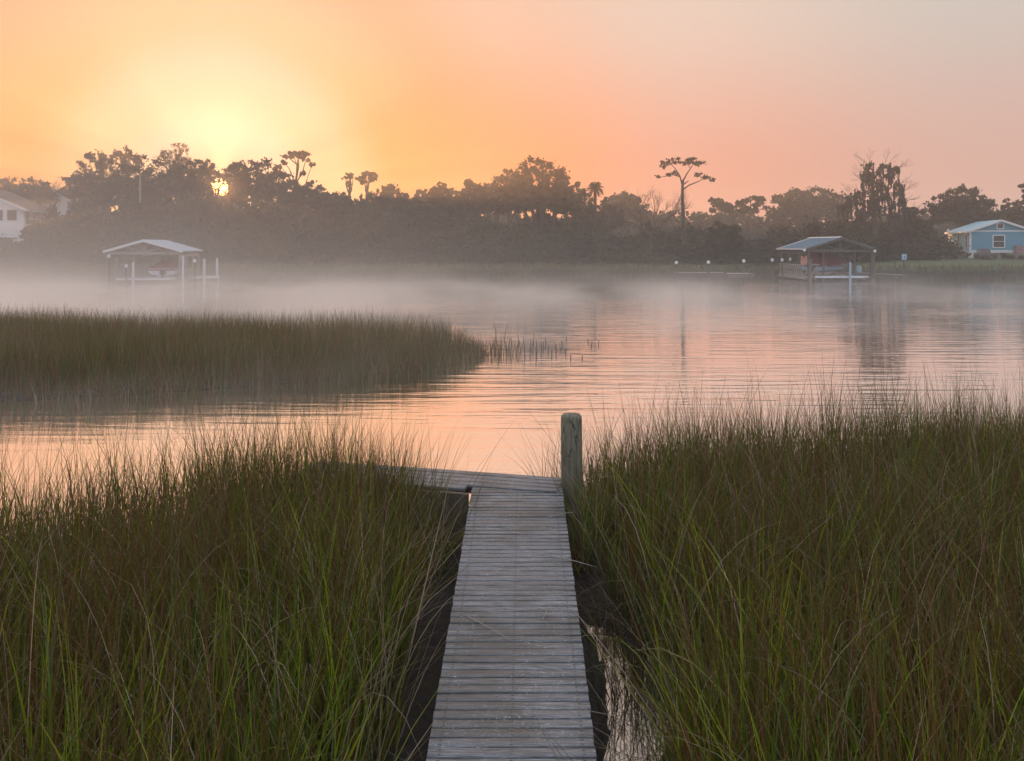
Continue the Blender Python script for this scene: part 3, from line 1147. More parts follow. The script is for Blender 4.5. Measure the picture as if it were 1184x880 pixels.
# --- left boathouse
bl_loc = at(167, 328, 58)
bl = boathouse('boathouse', 'open boathouse with pale metal roof standing in mist at left', (bl_loc.x, 58, 0), R(9), 5.3, 6.0, 2.28, 3.06, .32, M['roof_white'], M['pale_wood'])
lattice(bl, (-2.5, .05), (-1.05, .05), .42, .98, M['pale_wood'])
lattice(bl, (-2.55, .2), (-2.55, 3.2), .42, .98, M['pale_wood'])
lattice(bl, (2.0, .05), (2.62, .05), .42, .98, M['pale_wood'])
lattice(bl, (2.62, .2), (2.62, 3.4), .42, .98, M['pale_wood'])


def to_world(par, p):
    c, s = math.cos(par.rotation_euler.z), math.sin(par.rotation_euler.z)
    return (par.location.x + c * p[0] - s * p[1], par.location.y + s * p[0] + c * p[1])


for px, lo, hi in ((154, -.95, 1.42), (207, -.95, 1.85)):
    q = at(px, 320, 57.7)
    mb = MB()
    mb.tube([(0, 0, -1), (0, 0, hi), (0, 0, hi + .06), (0, 0, hi + .14)], [.085, .085, .075, .02], 12)
    o = mb.build('mooring_pile', M['white_pvc'])
    o.location = (q.x, 57.7 + (.7 if px > 200 else 0), 0)
    tag(o, 'white sleeved pile at the %s front corner of the left boathouse lift' % ('left' if px < 200 else 'right'), 'mooring post', 'white piles in front of the left boathouse')
for px, py, lab in ((126, 296.5, 'white capped lamp post at the far left corner of the left boathouse'),
                    (146, 308, 'short white capped lamp post at the lattice of the left boathouse'),
                    (225, 302, 'white capped lamp post right of the boat in the left boathouse')):
    q = at(px, py, 57.5 if px < 200 else 59)
    cap_lamp('lamp_post', (q.x, q.y), q.z, lab, 'lamp posts round the left boathouse')
# side jetty with two white piles
sj = empty('side_jetty', (at(239, 320, 62).x, 62, 0), R(12))
tag(sj, 'low pale jetty running right from the left boathouse', 'jetty')
mb = MB()
for k in range(13):
    mb.box((-1.05 + k * .15, 0, .40), (.135, 1.0, .04))
mb.build('deck_boards', M['pale_wood'], sj)
mb = MB()
mb.box((-.15, -.53, .33), (2.0, .05, .18))
mb.box((-.15, .53, .33), (2.0, .05, .18))
mb.build('fascia', M['white_pvc'], sj)
for k in (-.95, .65):
    mb = MB()
    mb.tube([(k, .4, -1), (k, .4, .32)], .08, 8)
    mb.build('support_post', M['dark_wood'], sj)
for px, tp, d, lab in ((236, 299, 61.2, 'white sleeved pile in front of the jetty beside the left boathouse'), (251, 298, 62.6, 'white sleeved pile at the far right end of the jetty by the left boathouse')):
    q = at(px, tp, d)
    mb = MB()
    mb.tube([(0, 0, -1), (0, 0, q.z - .16), (0, 0, q.z - .08), (0, 0, q.z)], [.09, .09, .08, .02], 12)
    o = mb.build('mooring_pile', M['white_pvc'])
    o.location = (q.x, d, 0)
    tag(o, lab, 'mooring post', 'white piles on the side jetty')


def boat(label, loc, rz, L, B, z0, prof, hull_m, bimini=True, stripe=None):
    t = empty('motorboat', (loc[0], loc[1], z0), rz)
    tag(t, label, 'boat')
    hull_mesh(L, B, .62).build('hull', hull_m, t, smooth=False)
    cover_mesh(L, B, .62, prof).build('canvas_cover', M['burgundy'], t, smooth=True)
    mb = MB()
    mb.box((0, -.012, .50), (B * .9, .02, .1))
    for s in (-1, 1):
        mb.box((s * (B / 2 + .002), L * .32, .5), (.02, L * .6, .1))
    mb.build('stripe', stripe or M['maroon'], t)
    mb = MB()
    mb.box((0, -.16, .34), (.34, .3, .3))
    mb.tube([(0, -.2, .2), (0, -.22, -.12)], [.09, .06], 8)
    mb.build('outdrive', M['near_black'], t)
    if bimini:
        mb = MB()
        for yy, dx in ((1.3, 0), (2.0, .15), (2.7, 0)):
            pts = [(B * .47 * math.cos(a), yy, .6 + 1.06 * min(1, math.sin(a) * 1.35)) for a in np.linspace(0, math.pi, 13)]
            mb.tube(pts, .022, 6)
        mb.build('bimini_frame', M['steel'], t)
        mb = MB()
        vs, fs = [], []
        for yy in (1.2, 2.0, 2.8):
            for k in range(9):
                u = k / 8 * 2 - 1
                vs.append((u * B * .46, yy, 1.70 - .16 * u * u - .03 * abs(yy - 2)))
        for i in range(2):
            for k in range(8):
                fs.append((i * 9 + k, i * 9 + k + 1, i * 9 + 10 + k, i * 9 + 9 + k))
        n_ = len(vs)
        vs += [(x_, y_, z_ - .05) for x_, y_, z_ in vs]
        fs += [tuple(n_ + q for q in f[::-1]) for f in fs]
        rim = [0, 1, 2, 3, 4, 5, 6, 7, 8, 17, 26, 25, 24, 23, 22, 21, 20, 19, 18, 9]
        for i in range(len(rim)):
            a_, b_ = rim[i], rim[(i + 1) % len(rim)]
            fs.append((a_, b_, b_ + n_, a_ + n_))
        mb.add(vs, fs)
        mb.build('bimini_canvas', M['burgundy'], t, smooth=True)
    return t


q = at(188, 321, 58.6)
boat('white motorboat under a burgundy cover hanging in the left boathouse', (q.x, 58.7), R(9), 5.2, 2.25, .46,
     [(0, .95, .16), (.18, 1, .34), (.38, 1, .62), (.52, .98, .60), (.72, .84, .32), (.9, .44, .14), (.99, .06, .05)], M['hull_white'])
lift = empty('boat_lift', (q.x, 58.7, 0), R(9))
tag(lift, 'pair of lift cradle beams under the white motorboat', 'boat lift')
for k in (.9, 3.6):
    mb = MB()
    mb.beam((-1.5, k, .4), (1.5, k, .4), .12, .12)
    mb.build('cradle_beam', M['steel'], lift)
for s in (-.7, .7):
    mb = MB()
    mb.beam((s, .4, .52), (s, 4.4, .52), .1, .1)
    mb.build('bunk', M['dark_wood'], lift)

# --- right boathouse
bx = at(971, 325, 62).x
br = boathouse('boathouse', 'open timber boathouse with blue metal roof by the lawn at right', (bx, 62, 0), 0, 5.3, 6.2, 2.42, 3.27, .32, M['roof_blue'], M['dark_wood'], ridge=True)
lattice(br, (-2.75, .05), (-1.6, .05), .40, 1.28, M['pale_wood'])
lattice(br, (-2.65, .3), (-2.65, 5.8), .40, 1.22, M['pale_wood'])
for px in (952, 988):
    mb = MB()
    X = at(px, 300, 62.5).x - bx
    mb.tube([(X, .5, -1), (X, .5, 2.25)], .085, 10)
    mb.build('post', M['dark_wood'], br)
for px, tp, d, lab, mm, r in ((983, 303, 61.7, 'pale blue sleeved pile at the front of the right boathouse lift', 'sign_blue', .085),
                             (937, 299, 61.6, 'grey pile with white top by the lattice of the right boathouse', 'grey_wood', .10),
                             (1009, 287, 61.8, 'tall thick dark pile at the right front corner of the right boathouse', 'dark_wood', .15)):
    q = at(px, tp, d)
    mb = MB()
    mb.tube([(0, 0, -1), (0, 0, q.z - .08), (0, 0, q.z - .02), (0, 0, q.z)], [r, r, r * .85, r * .3], 12)
    o = mb.build('mooring_pile', M[mm])
    o.location = (q.x, d, 0)
    tag(o, lab, 'mooring post')
q = at(937, 300, 61.6)
for px, py, d, lab in ((930, 289.5, 61.5, 'small white lamp under the left eave of the right boathouse'), (1011.5, 290.5, 61.5, 'small white lamp by the right eave of the right boathouse')):
    q = at(px, py, d)
    t = empty('eave_lamp', (q.x, q.y, q.z))
    tag(t, lab, 'lamp')
    mb = MB()
    mb.tube([(0, 0, -.1), (0, 0, -.05), (0, 0, .06), (0, 0, .1)], [.04, .1, .1, .04], 10)
    mb.build('lamp_shade', M['lamp_white'], t, smooth=True)
    mb = MB()
    mb.beam((0, 0, .1), (0, .3, .16), .03, .03)
    mb.build('bracket', M['dark_wood'], t)
q = at(948, 315, 64)
boat('boat with tall dark burgundy cover stored in the right boathouse', (at(938, 315, 64).x, 63.6), R(-52), 4.4, 2.2, .62,
     [(0, .95, .85), (.08, 1, 1.0), (.25, 1, 1.08), (.45, .98, .92), (.7, .86, .55), (.9, .46, .2), (.99, .06, .05)], M['hull_blue'], bimini=False)
lift = empty('boat_lift', (at(938, 315, 64).x, 63.6, 0), R(-52))
tag(lift, 'pair of lift cradle beams under the dark covered boat', 'boat lift')
for k in (.8, 3.2):
    mb = MB()
    mb.beam((-1.1, k, .55), (1.1, k, .55), .12, .12)
    mb.build('cradle_beam', M['steel'], lift)
    for s in (-1, 1):
        mb = MB()
        mb.tube([(s * 1.05, k, -1), (s * 1.05, k, .62)], .06, 8)
        mb.build('lift_post', M['dark_wood'], lift)
# red vest hanging on the left front post
q = at(928, 300, 62.3)
mb = MB()
mb.prism([(-.22, 0, .3), (-.10, 0, .34), (-.03, 0, .12), (.03, 0, .12), (.10, 0, .34), (.22, 0, .3), (.25, 0, -.1), (.22, 0, -.36), (-.22, 0, -.36), (-.25, 0, -.1)], (0, .12, 0))
o = mb.build('life_vest', M['vest'], bevel=.02)
o.location = (q.x, q.y - .35, q.z - .05)
tag(o, 'salmon red life vest hanging on a post of the right boathouse', 'life vest')
# kayak-like tender standing on end and coil
q = at(992.5, 309, 63.5)
mb = MB()
mb.tube([(0, 0, -.75), (0, 0, -.5), (.02, 0, 0), (.02, 0, .45), (.0, 0, .62)], [.05, .22, .27, .2, .03], 12)
o = mb.build('dock_box', M['sign_blue'], smooth=True)
o.scale = (1, .6, .62)
o.location = (q.x, q.y, .82)
tag(o, 'pale blue rounded dock locker standing at the right boathouse deck', 'locker')
# cleaning hose reel by the deck
# gangway / floating dock on the right
gw = empty('gangway', (at(1018, 320, 63).x, 63, 0), R(-8))
tag(gw, 'pale plank gangway with slanting handrails right of the right boathouse', 'gangway')
mb = MB()
for k in range(24):
    mb.box((-1.75 + k * .15, 0, .60 - k * .0065), (.138, 1.3, .04))
mb.build('deck_boards', M['pale_wood'], gw)
mb = MB()
mb.beam((-1.8, -.66, .48), (1.8, -.66, .32), .05, .24)
mb.beam((-1.8, .66, .48), (1.8, .66, .32), .05, .24)
mb.build('fascia', M['dark_wood'], gw)
for sx in (-.25, .55):
    mb = MB()
    mb.beam((sx - .55, -.5, .56), (sx + .35, -.5, 1.15), .06, .06)
    mb.beam((sx - .2, -.5, .55), (sx - .2, -.5, .79), .05, .05)
    mb.build('handrail', M['dark_wood'], gw)
for sx in (-1.5, 0, 1.5):
    mb = MB()
    mb.tube([(sx, .5, -1), (sx, .5, .5)], .07, 8)
    mb.build('support_post', M['dark_wood'], gw)
# sign post
q = at(1045, 297, 62)
sg = empty('sign_post', (q.x, 62, 0))
tag(sg, 'thin post with a small square pale blue sign standing in the water', 'sign')
mb = MB()
mb.tube([(0, 0, -1), (0, 0, q.z + .15)], .05, 8)
mb.build('post', M['dark_wood'], sg)
mb = MB()
mb.box((0, -.075, q.z), (.36, .03, .42))
sb = mb.build('sign_panel', M['sign_blue'], sg)
mb = MB()
mb.box((.02, -.094, q.z - .02), (.14, .008, .16))
mb.build('sign_mark', M['sign_mark'], sb)
q = at(1035, 301, 66)
mb = MB()
mb.tube([(0, 0, -.6), (0, 0, q.z)], .05, 8)
o = mb.build('fence_post', M['dark_wood'])
o.location = (q.x, 66, 0)
tag(o, 'short thin dark post on the bank left of the blue sign', 'post')

# middle dock with three lamp posts
md = empty('floating_dock', (at(815, 318, 64).x, 64, 0))
tag(md, 'low timber dock with a wider lit end standing between the boathouses', 'dock')
mb = MB()
for k in range(25):
    mb.box((-2.2 + k * .15, 0, .58), (.137, 1.1, .045))
mb.build('deck_boards', M['pale_wood'], md)
mb = MB()
for k in range(13):
    mb.box((1.58 + k * .15, -.35, .53), (.137, 2.0, .045))
mb.build('platform_boards', M['pale_wood'], md)
mb = MB()
mb.box((-.36, -.575, .44), (3.8, .05, .3))
mb.box((2.48, -1.375, .40), (1.95, .05, .3))
mb.build('fascia', M['dark_wood'], md)
for sx, sy in ((-2, .4), (-.2, .4), (1.6, .4), (3.2, .4), (3.2, -1.1), (1.7, -1.1)):
    mb = MB()
    mb.tube([(sx, sy, -1), (sx, sy, .5)], .07, 8)
    mb.build('support_post', M['dark_wood'], md)
for px, py, d, lab in ((782, 304, 63.3, 'dark post with white lamp cap at the left end of the middle dock'), (819, 303.5, 63.3, 'dark post with white lamp cap midway along the middle dock'),
                       (860, 302, 63.8, 'dark post with white lamp cap at the right end of the middle dock')):
    q = at(px, py, d)
    cap_lamp('lamp_post', (q.x, q.y), q.z, lab, 'lamp posts on the middle dock', r=.08)
for px, py, d, lab in ((893, 301, 67, 'white capped lamp post on the shore farthest left of the right boathouse'), (904.5, 301, 66, 'white capped lamp post just outside the left eave of the right boathouse'),
                       (914, 300, 66, 'white capped lamp post seen between the left posts of the right boathouse')):
    q = at(px, py, d)
    cap_lamp('lamp_post', (q.x, q.y), q.z, lab, 'lamp posts on the shore by the right boathouse', r=.06)

# ------------------------------------------------------------------ houses
def window(parent, c, w, h, axis, m_frame, sash=True, out=-1):
    """axis 'x': window in a wall facing -y; axis 'y': wall facing -x"""
    mb = MB()
    f = .09
    def bx_(du, dv, su, sv, dep, o):
        if axis == 'x': mb.box((c[0] + du, c[1] + out * o, c[2] + dv), (su, dep, sv))
        else: mb.box((c[0] + out * o, c[1] + du, c[2] + dv), (dep, su, sv))
    bx_(0, h / 2 + f / 2, w + 2 * f, f, .06, .03)
    bx_(0, -h / 2 - f / 2, w + 2 * f, f, .07, .034)
    bx_(-w / 2 - f / 2, 0, f, h, .06, .03)
    bx_(w / 2 + f / 2, 0, f, h, .06, .03)
    if sash: bx_(0, 0, w, .05, .04, .022)
    fr = mb.build('window', m_frame, parent)
    mb = MB()
    if axis == 'x': mb.box((c[0], c[1] + out * .008, c[2]), (w, .012, h))
    else: mb.box((c[0] + out * .008, c[1], c[2]), (.012, w, h))
    mb.build('pane', M['glass'], fr)


def gable_house(name, label, loc, rz, W, Ld, z0, z1, zr, wall_m, side_m, roof_m, trim_m, ov=.35):
    """front gable at y=0 facing -y, left front corner at x=0"""
    t = empty(name, loc, rz)
    tag(t, label, 'house')
    mb = MB()
    mb.prism([(0, 0, z0), (W, 0, z0), (W, 0, z1), (W / 2, 0, zr), (0, 0, z1)], (0, .15, 0))
    mb.build('front_wall', wall_m, t)
    for xw in (.075, W - .075):
        mb = MB()
        mb.box((xw, Ld / 2 + .15, (z0 + z1) / 2), (.15, Ld, z1 - z0))
        mb.build('side_wall', side_m, t)
    mb = MB()
    mb.prism([(0.002, Ld + .15, z0), (W - .002, Ld + .15, z0), (W - .002, Ld + .15, z1), (W / 2, Ld + .15, zr), (.002, Ld + .15, z1)], (0, .15, 0))
    mb.build('rear_wall', wall_m, t)
    sl = (zr - z1) / (W / 2)
    for s in (0, 1):
        mb = MB()
        xe = -ov if s == 0 else W + ov
        ze = z1 - ov * sl
        mb.prism([(W / 2, -ov, zr + .03), (xe, -ov, ze + .03), (xe, -ov, ze + .15), (W / 2, -ov, zr + .15)], (0, Ld + 2 * ov, 0))
        rf = mb.build('roof_slope', roof_m, t)
        mb = MB()
        mb.beam((W / 2, -ov - .03, zr + .06), (xe, -ov - .03, ze + .06), .04, .2)
        mb.build('bargeboard', trim_m, t)
        mb = MB()
        xo = xe + (-.025 if s == 0 else .025)
        mb.box((xo, Ld / 2, ze + .05), (.04, Ld + 2 * ov, .16))
        mb.build('fascia', trim_m, t)
    return t


# blue cabin on the lawn
hl = at(1121, 297, 82)
hs = gable_house('blue_house', 'small blue cabin with white trim on the lawn at the right edge', (hl.x, 82, 0), R(-14), 5.5, 7.6, 2.02, 4.12, 5.12, M['blue_wall'], M['blue_wall_lit'], M['blue_roof'], M['white_paint'])
window(hs, (2.62, 0, 3.12), .95, 1.12, 'x', M['white_paint'])
window(hs, (2.75, 0, 4.62), .5, .42, 'x', M['white_paint'], sash=False)
for k in (1.0, 3.8, 6.6):
    window(hs, (0, k, 3.15), .62, 1.25, 'y', M['white_paint'])
mb = MB()
mb.box((2.75, -.02, 4.14), (5.5, .04, .14))
mb.box((2.75, -.03, 2.12), (5.5, .05, .26))
mb.box((-.03, 3.9, 2.12), (.05, 7.7, .22))
for x_ in (.06, 5.44):
    mb.box((x_, -.025, 3.15), (.2, .05, 1.84))
mb.box((-.025, 7.6, 3.15), (.05, .2, 1.84))
mb.build('trim', M['white_paint'], hs)
for x_, y_ in ((.15, .12), (.3, 7.5), (5.3, .3), (5.3, 7.4), (2.7, .4)):
    mb = MB()
    mb.box((x_, y_, 1.55), (.38, .38, .94))
    mb.build('pier', M['white_paint'] if y_ < .2 else M['concrete'], hs)
mb = MB()
mb.box((2.75, 3.9, 2.0), (5.2, 7.3, .05))
mb.build('floor_frame', M['dark_wood'], hs)
mb = MB()                                             # side porch on the right
mb.prism([(5.9, .6, 4.05), (9.2, .6, 3.75), (9.2, .6, 3.85), (5.9, .6, 4.15)], (0, 5, 0))
mb.build('porch_roof', M['blue_roof'], hs)
mb = MB()
mb.box((7.5, 3, 2.0), (3.6, 4.8, .12))
mb.build('porch_floor', M['dark_wood'], hs)
for x_, y_ in ((9.0, .8), (9.0, 5.3), (6.0, .8)):
    mb = MB()
    mb.box((x_, y_, 2.7), (.12, .12, 2.2))
    mb.build('porch_post', M['white_paint'], hs)
mb = MB()
mb.box((5.515, 2.3, 3.0), (.03, .95, 1.9))
mb.build('door', M['dark_wood'], hs)


def garden_chair(label, x, y, rz, m):
    z = gz(x, y)
    t = empty('garden_chair', (x, y, z), rz)
    tag(t, label, 'chair', 'slatted garden chairs by the blue cabin')
    mb = MB()
    for k in range(5):
        mb.box((0, -.2 + k * .12, .38 - k * .022), (.56, .1, .025))
    mb.build('seat', m, t)
    mb = MB()
    for k in range(5):
        xx = (k - 2) * .11
        mb.beam((xx, .26, .3), (xx * 1.15, .56, 1.08 - abs(k - 2) * .04), .095, .022)
    mb.build('backrest', m, t)
    for s in (-1, 1):
        mb = MB()
        mb.box((s * .34, .06, .58), (.13, .78, .025))
        mb.build('armrest', m, t)
        mb = MB()
        mb.beam((s * .3, -.26, 0), (s * .3, -.26, .57), .05, .1)
        mb.build('leg', m, t)
        mb = MB()
        mb.beam((s * .3, .48, .0), (s * .3, -.1, .36), .05, .09)
        mb.build('leg', m, t)


for px, d, rz, lab, mm in ((1135, 79.6, R(-12), 'dark slatted chair leftmost of three facing the water before the blue cabin', 'chair_wood'),
                           (1141, 79.9, R(4), 'paler slatted chair in the middle of three before the blue cabin', 'planter'),
                           (1147, 79.5, R(14), 'dark slatted chair rightmost of three under the cabin window', 'chair_wood')):
    q = at(px, 296, d)
    garden_chair(lab, q.x, d, rz, M[mm])


def pot(name, label, cat, px, d, r, h, m):
    q = at(px, 296, d)
    z = gz(q.x, d)
    mb = MB()
    mb.tube([(0, 0, 0), (0, 0, .05), (0, 0, h * .85), (0, 0, h * .9), (0, 0, h)], [r * .75, r * .8, r, r * 1.12, r * 1.1], 14)
    o = mb.build(name, m)
    o.location = (q.x, d, z)
    tag(o, label, cat)


pot('garden_pot', 'dark tapered pot beside the left wall of the blue cabin', 'pot', 1105.5, 81.5, .2, .55, M['near_black'])
pot('garden_pot', 'small brown clay pot near the left front corner of the blue cabin', 'pot', 1115, 80.5, .18, .42, M['planter'])
t = empty('planter_box', (at(1181, 296, 80.5).x, 80.5, gz(at(1181, 296, 80.5).x, 80.5)))
tag(t, 'pinkish planter box on legs at the right end of the blue cabin', 'planter')
mb = MB()
for k in range(4):
    mb.box((0, -.25, .62 + k * .2), (1.2, .03, .18))
    mb.box((0, .25, .62 + k * .2), (1.2, .03, .18))
    mb.box((-.6, 0, .62 + k * .2), (.03, .5, .18))
    mb.box((.6, 0, .62 + k * .2), (.03, .5, .18))
mb.box((0, 0, .55), (1.16, .46, .04))
mb.build('box', M['pink_pot'], t)
for sx in (-.52, .52):
    for sy in (-.2, .2):
        mb = MB()
        mb.box((sx, sy, .27), (.08, .08, .54))
        mb.build('leg', M['pale_wood'], t)
# small stone by the lawn edge
mb = MB()
mb.tube([(0, 0, -.1), (0, 0, .05), (0, 0, .16), (0, 0, .22)], [.2, .26, .2, .05], 9)
o = mb.build('stone', M['concrete'], smooth=True)
q = at(1090, 296, 82)
o.location = (q.x, 82, gz(q.x, 82))
tag(o, 'small pale stone on the lawn left of the blue cabin', 'stone')

# white house at the left edge
wl_ = at(27, 240, 80)
W_ = 9.0
wh = gable_house('white_house', 'white two storey house with brown roof at the left edge', (wl_.x - W_ * math.cos(R(10)), 80 - W_ * math.sin(R(10)), 0), R(10), W_, 7.5, 1.3, 6.28, 8.3,
                 M['white_wall'], M['white_wall'], M['shingle'], M['white_paint'], ov=.5)
for x_ in (W_ - 1.0, W_ - 2.25, W_ - 4.6, W_ - 6.2):
    window(wh, (x_, 0, 5.75 - .1), .85, 1.0, 'x', M['white_paint'], sash=False)
for x_ in (W_ - 1.4, W_ - 4.5):
    window(wh, (x_, 0, 2.8), 1.0, 1.3, 'x', M['white_paint'])
for k in (.9, 2.6, 4.6, 6.4):
    window(wh, (W_, k, 5.4), .8, 1.2, 'y', M['white_paint'], out=1)
q = at(46, 240, 97)
wh2 = gable_house('white_house', 'white gabled house half hidden behind the brown roof at left', (q.x - .4, 97, 0), R(8), 3.4, 6, 1.5, 8.0, 9.3, M['white_wall'], M['white_wall'], M['white_paint'], M['white_paint'], ov=.2)
window(wh2, (1.0, 0, 8.05), .35, .6, 'x', M['white_paint'], sash=False)
window(wh2, (.55, 0, 6.0), .6, .8, 'x', M['white_paint'], sash=False)

# bare pale pole
q = at(162, 216, 83)
mb = MB()
mb.tube([(0, 0, 0), (0, 0, q.z * .6), (0, 0, q.z)], [.13, .11, .09], 10)
o = mb.build('utility_pole', M['pale_wood'])
o.location = (q.x, 83, gz(q.x, 83) - .3)
tag(o, 'bare pale pole rising in front of the large oak left of the sun', 'pole')


# ------------------------------------------------------------------ trees
def quads(centers, size, aspect=1.0, r=rng, vertical=False):
    n = len(centers)
    if vertical:
        a = r.uniform(0, 6.28, n)
        u = np.stack([np.cos(a), np.sin(a), np.zeros(n)], 1)
        v = np.tile([0, 0, 1.], (n, 1)) + r.normal(0, .12, (n, 3))
    else:
        u = r.normal(0, 1, (n, 3))
        u /= np.linalg.norm(u, axis=1)[:, None]
        v = np.cross(u, r.normal(0, 1, (n, 3)))
        v /= np.linalg.norm(v, axis=1)[:, None] + 1e-9
    s = size[:, None] * .5
    j = lambda: r.uniform(.55, 1.25, (n, 1))
    Vv = np.stack([centers - u * s * j() - v * s * aspect * j(), centers + u * s * j() - v * s * aspect * j(), centers + u * s * j() + v * s * aspect * j(), centers - u * s * j() + v * s * aspect * j()], 1)
    return Vv.reshape(-1, 3), np.arange(n * 4).reshape(-1, 4)


def sun_gap(o, V, F, a0=.70):
    """drop the leaves of a crown that stand right in the line of the low sun"""
    W_ = V.reshape(-1, 4, 3).mean(1) + np.array(o.location) - np.array((0, 0, H))
    W_ /= np.linalg.norm(W_, axis=1)[:, None]
    keep = np.degrees(np.arccos(np.clip(W_ @ np.array(sun_dir), -1, 1))) > a0 + rng.normal(0, .14, len(W_))
    V = V.reshape(-1, 4, 3)[keep].reshape(-1, 3)
    return V, np.arange(len(V)).reshape(-1, 4)


def clump(c, rad, n, r):
    """points through an ellipsoid, denser to its shell"""
    d = r.normal(0, 1, (n, 3))
    d /= np.linalg.norm(d, axis=1)[:, None]
    k = np.abs(r.normal(0, .62, n))
    return np.array(c) + d * k[:, None] * np.array(rad)


def limb(mb, a, b, r0, r1, rd, sag=.12, n=5, sides=6):
    a, b = Vector(a), Vector(b)
    L = (b - a).length
    j = Vector((rd.uniform(-1, 1), rd.uniform(-1, 1), rd.uniform(-.2, 1))) * L * sag
    pts, rs = [], []
    for i in range(n + 1):
        t = i / n
        pts.append(a.lerp(b, t) + j * math.sin(t * math.pi) + Vector((rd.uniform(-1, 1), rd.uniform(-1, 1), rd.uniform(-1, 1))) * L * .02 * (0 < i < n))
        rs.append(r0 + (r1 - r0) * t)
    mb.tube(pts, rs, sides, cap=True)
    return pts


def twigs(mb, p, d, L, r, depth, rd, spread=.6):
    e = Vector(p) + d * L
    mid = Vector(p).lerp(e, .5) + Vector((rd.uniform(-1, 1), rd.uniform(-1, 1), rd.uniform(-1, 1))) * L * .08
    mb.tube([p, mid, e], [r, r * .8, r * .62], 4 if depth < 2 else 5, cap=False)
    if depth == 0: return
    for k in range(rd.choice((2, 3, 3))):
        nd = (d + Vector((rd.uniform(-1, 1), rd.uniform(-1, 1), rd.uniform(-.6, .9))) * spread).normalized()
        twigs(mb, e if k else mid, nd, L * rd.uniform(.6, .85), r * .6, depth - 1, rd, spread)


GRP_TREE = 'trees on the far bank'


def tree_root(name, label, px, d, cat='tree', group=None):
    x = (px - 592) / 950 * d
    t = empty(name, (x, d, gz(x, d) - .1))
    tag(t, label, cat, group)
    return t


def pad_tree(name, label, px, d, trunk, pads, seed, leaf='pine_leaf', bark='bark', tr=.22, tuft_n=90, size=(.22, .42), group=None, depth=1.6, limbs=None):
    """trunk: list of (px, py); pads: (px, py, half width px, half height px) - bearings read off the photo, each pad with its own depth"""
    t = tree_root(name, label, px, d, group=group)
    rd, r = random.Random(seed), np.random.default_rng(seed)
    k = d / 950
    org = t.location
    loc = lambda x, y, dy=0: Vector(((x - px) * k, dy, H + (284 - y) * k - org.z))
    mb = MB()
    pts = [Vector((0, 0, 0))] + [loc(x, y) for x, y in trunk]
    rs = [tr * (1 - .55 * i / (len(pts) - 1)) for i in range(len(pts))]
    mb.tube(pts, rs, 8)
    cs = []
    forks = []
    for lp in limbs or []:
        dv = rd.uniform(-.12, .12)
        fp = [loc(x, y, dv * q * 2) for q, (x, y) in enumerate(lp)]
        mb.tube(fp, [tr * (.30 - .20 * q / (len(fp) - 1)) for q in range(len(fp))], 6)
        forks += fp[1:]
    for (x, y, hw, hh) in pads:
        dy = rd.uniform(-depth, depth)
        c = loc(x, y, dy)
        if limbs:
            a = min(forks, key=lambda p: (p - loc(x, y)).length)
            c.y = a.y + rd.uniform(-.5, .5)
            limb(mb, a, c, tr * .15, tr * .08, rd, .08)
            n = int(tuft_n * max(.7, hw / 6))
            for q in range(max(4, int(hw / 1.6))):
                sub = c + Vector((rd.uniform(-1, 1) * hw * k, rd.uniform(-.7, .7) * hw * k, rd.uniform(-.6, .8) * hh * k))
                mb.tube([c, (c + sub) / 2 + Vector((0, 0, -.1)), sub], [tr * .09, tr * .07, tr * .04], 4, cap=False)
                cs.append(clump(sub, (hw * k * .5, hw * k * .5, max(hh * k * .6, .16)), n // 3, r))
            continue
        below = [p for p in pts if p.z < c.z - .2] or [pts[0]]
        a = below[-1] if rd.random() < .65 or len(below) < 2 else below[-2]
        limb(mb, a, c, tr * .38, tr * .12, rd, .13)
        n = int(tuft_n * max(.6, hw / 8))
        for q in range(max(4, int(hw / 1.8))):
            sub = c + Vector((rd.uniform(-.75, .75) * hw * k, rd.uniform(-.7, .7) * hw * k, rd.uniform(-.5, .6) * hh * k))
            if q: mb.tube([c, (c + sub) / 2 + Vector((0, 0, -.1)), sub], [tr * .13, tr * .09, tr * .05], 4, cap=False)
            cs.append(clump(sub, (hw * k * .32, hw * k * .32, max(hh * k * .5, .16)), n // 4, r))
    C = np.concatenate(cs)
    Vq, Fq = quads(C, r.uniform(*size, len(C)), 1, r)
    mb.build('trunk', M[bark], t)
    np_mesh('crown', Vq, Fq, M[leaf], t)
    return t


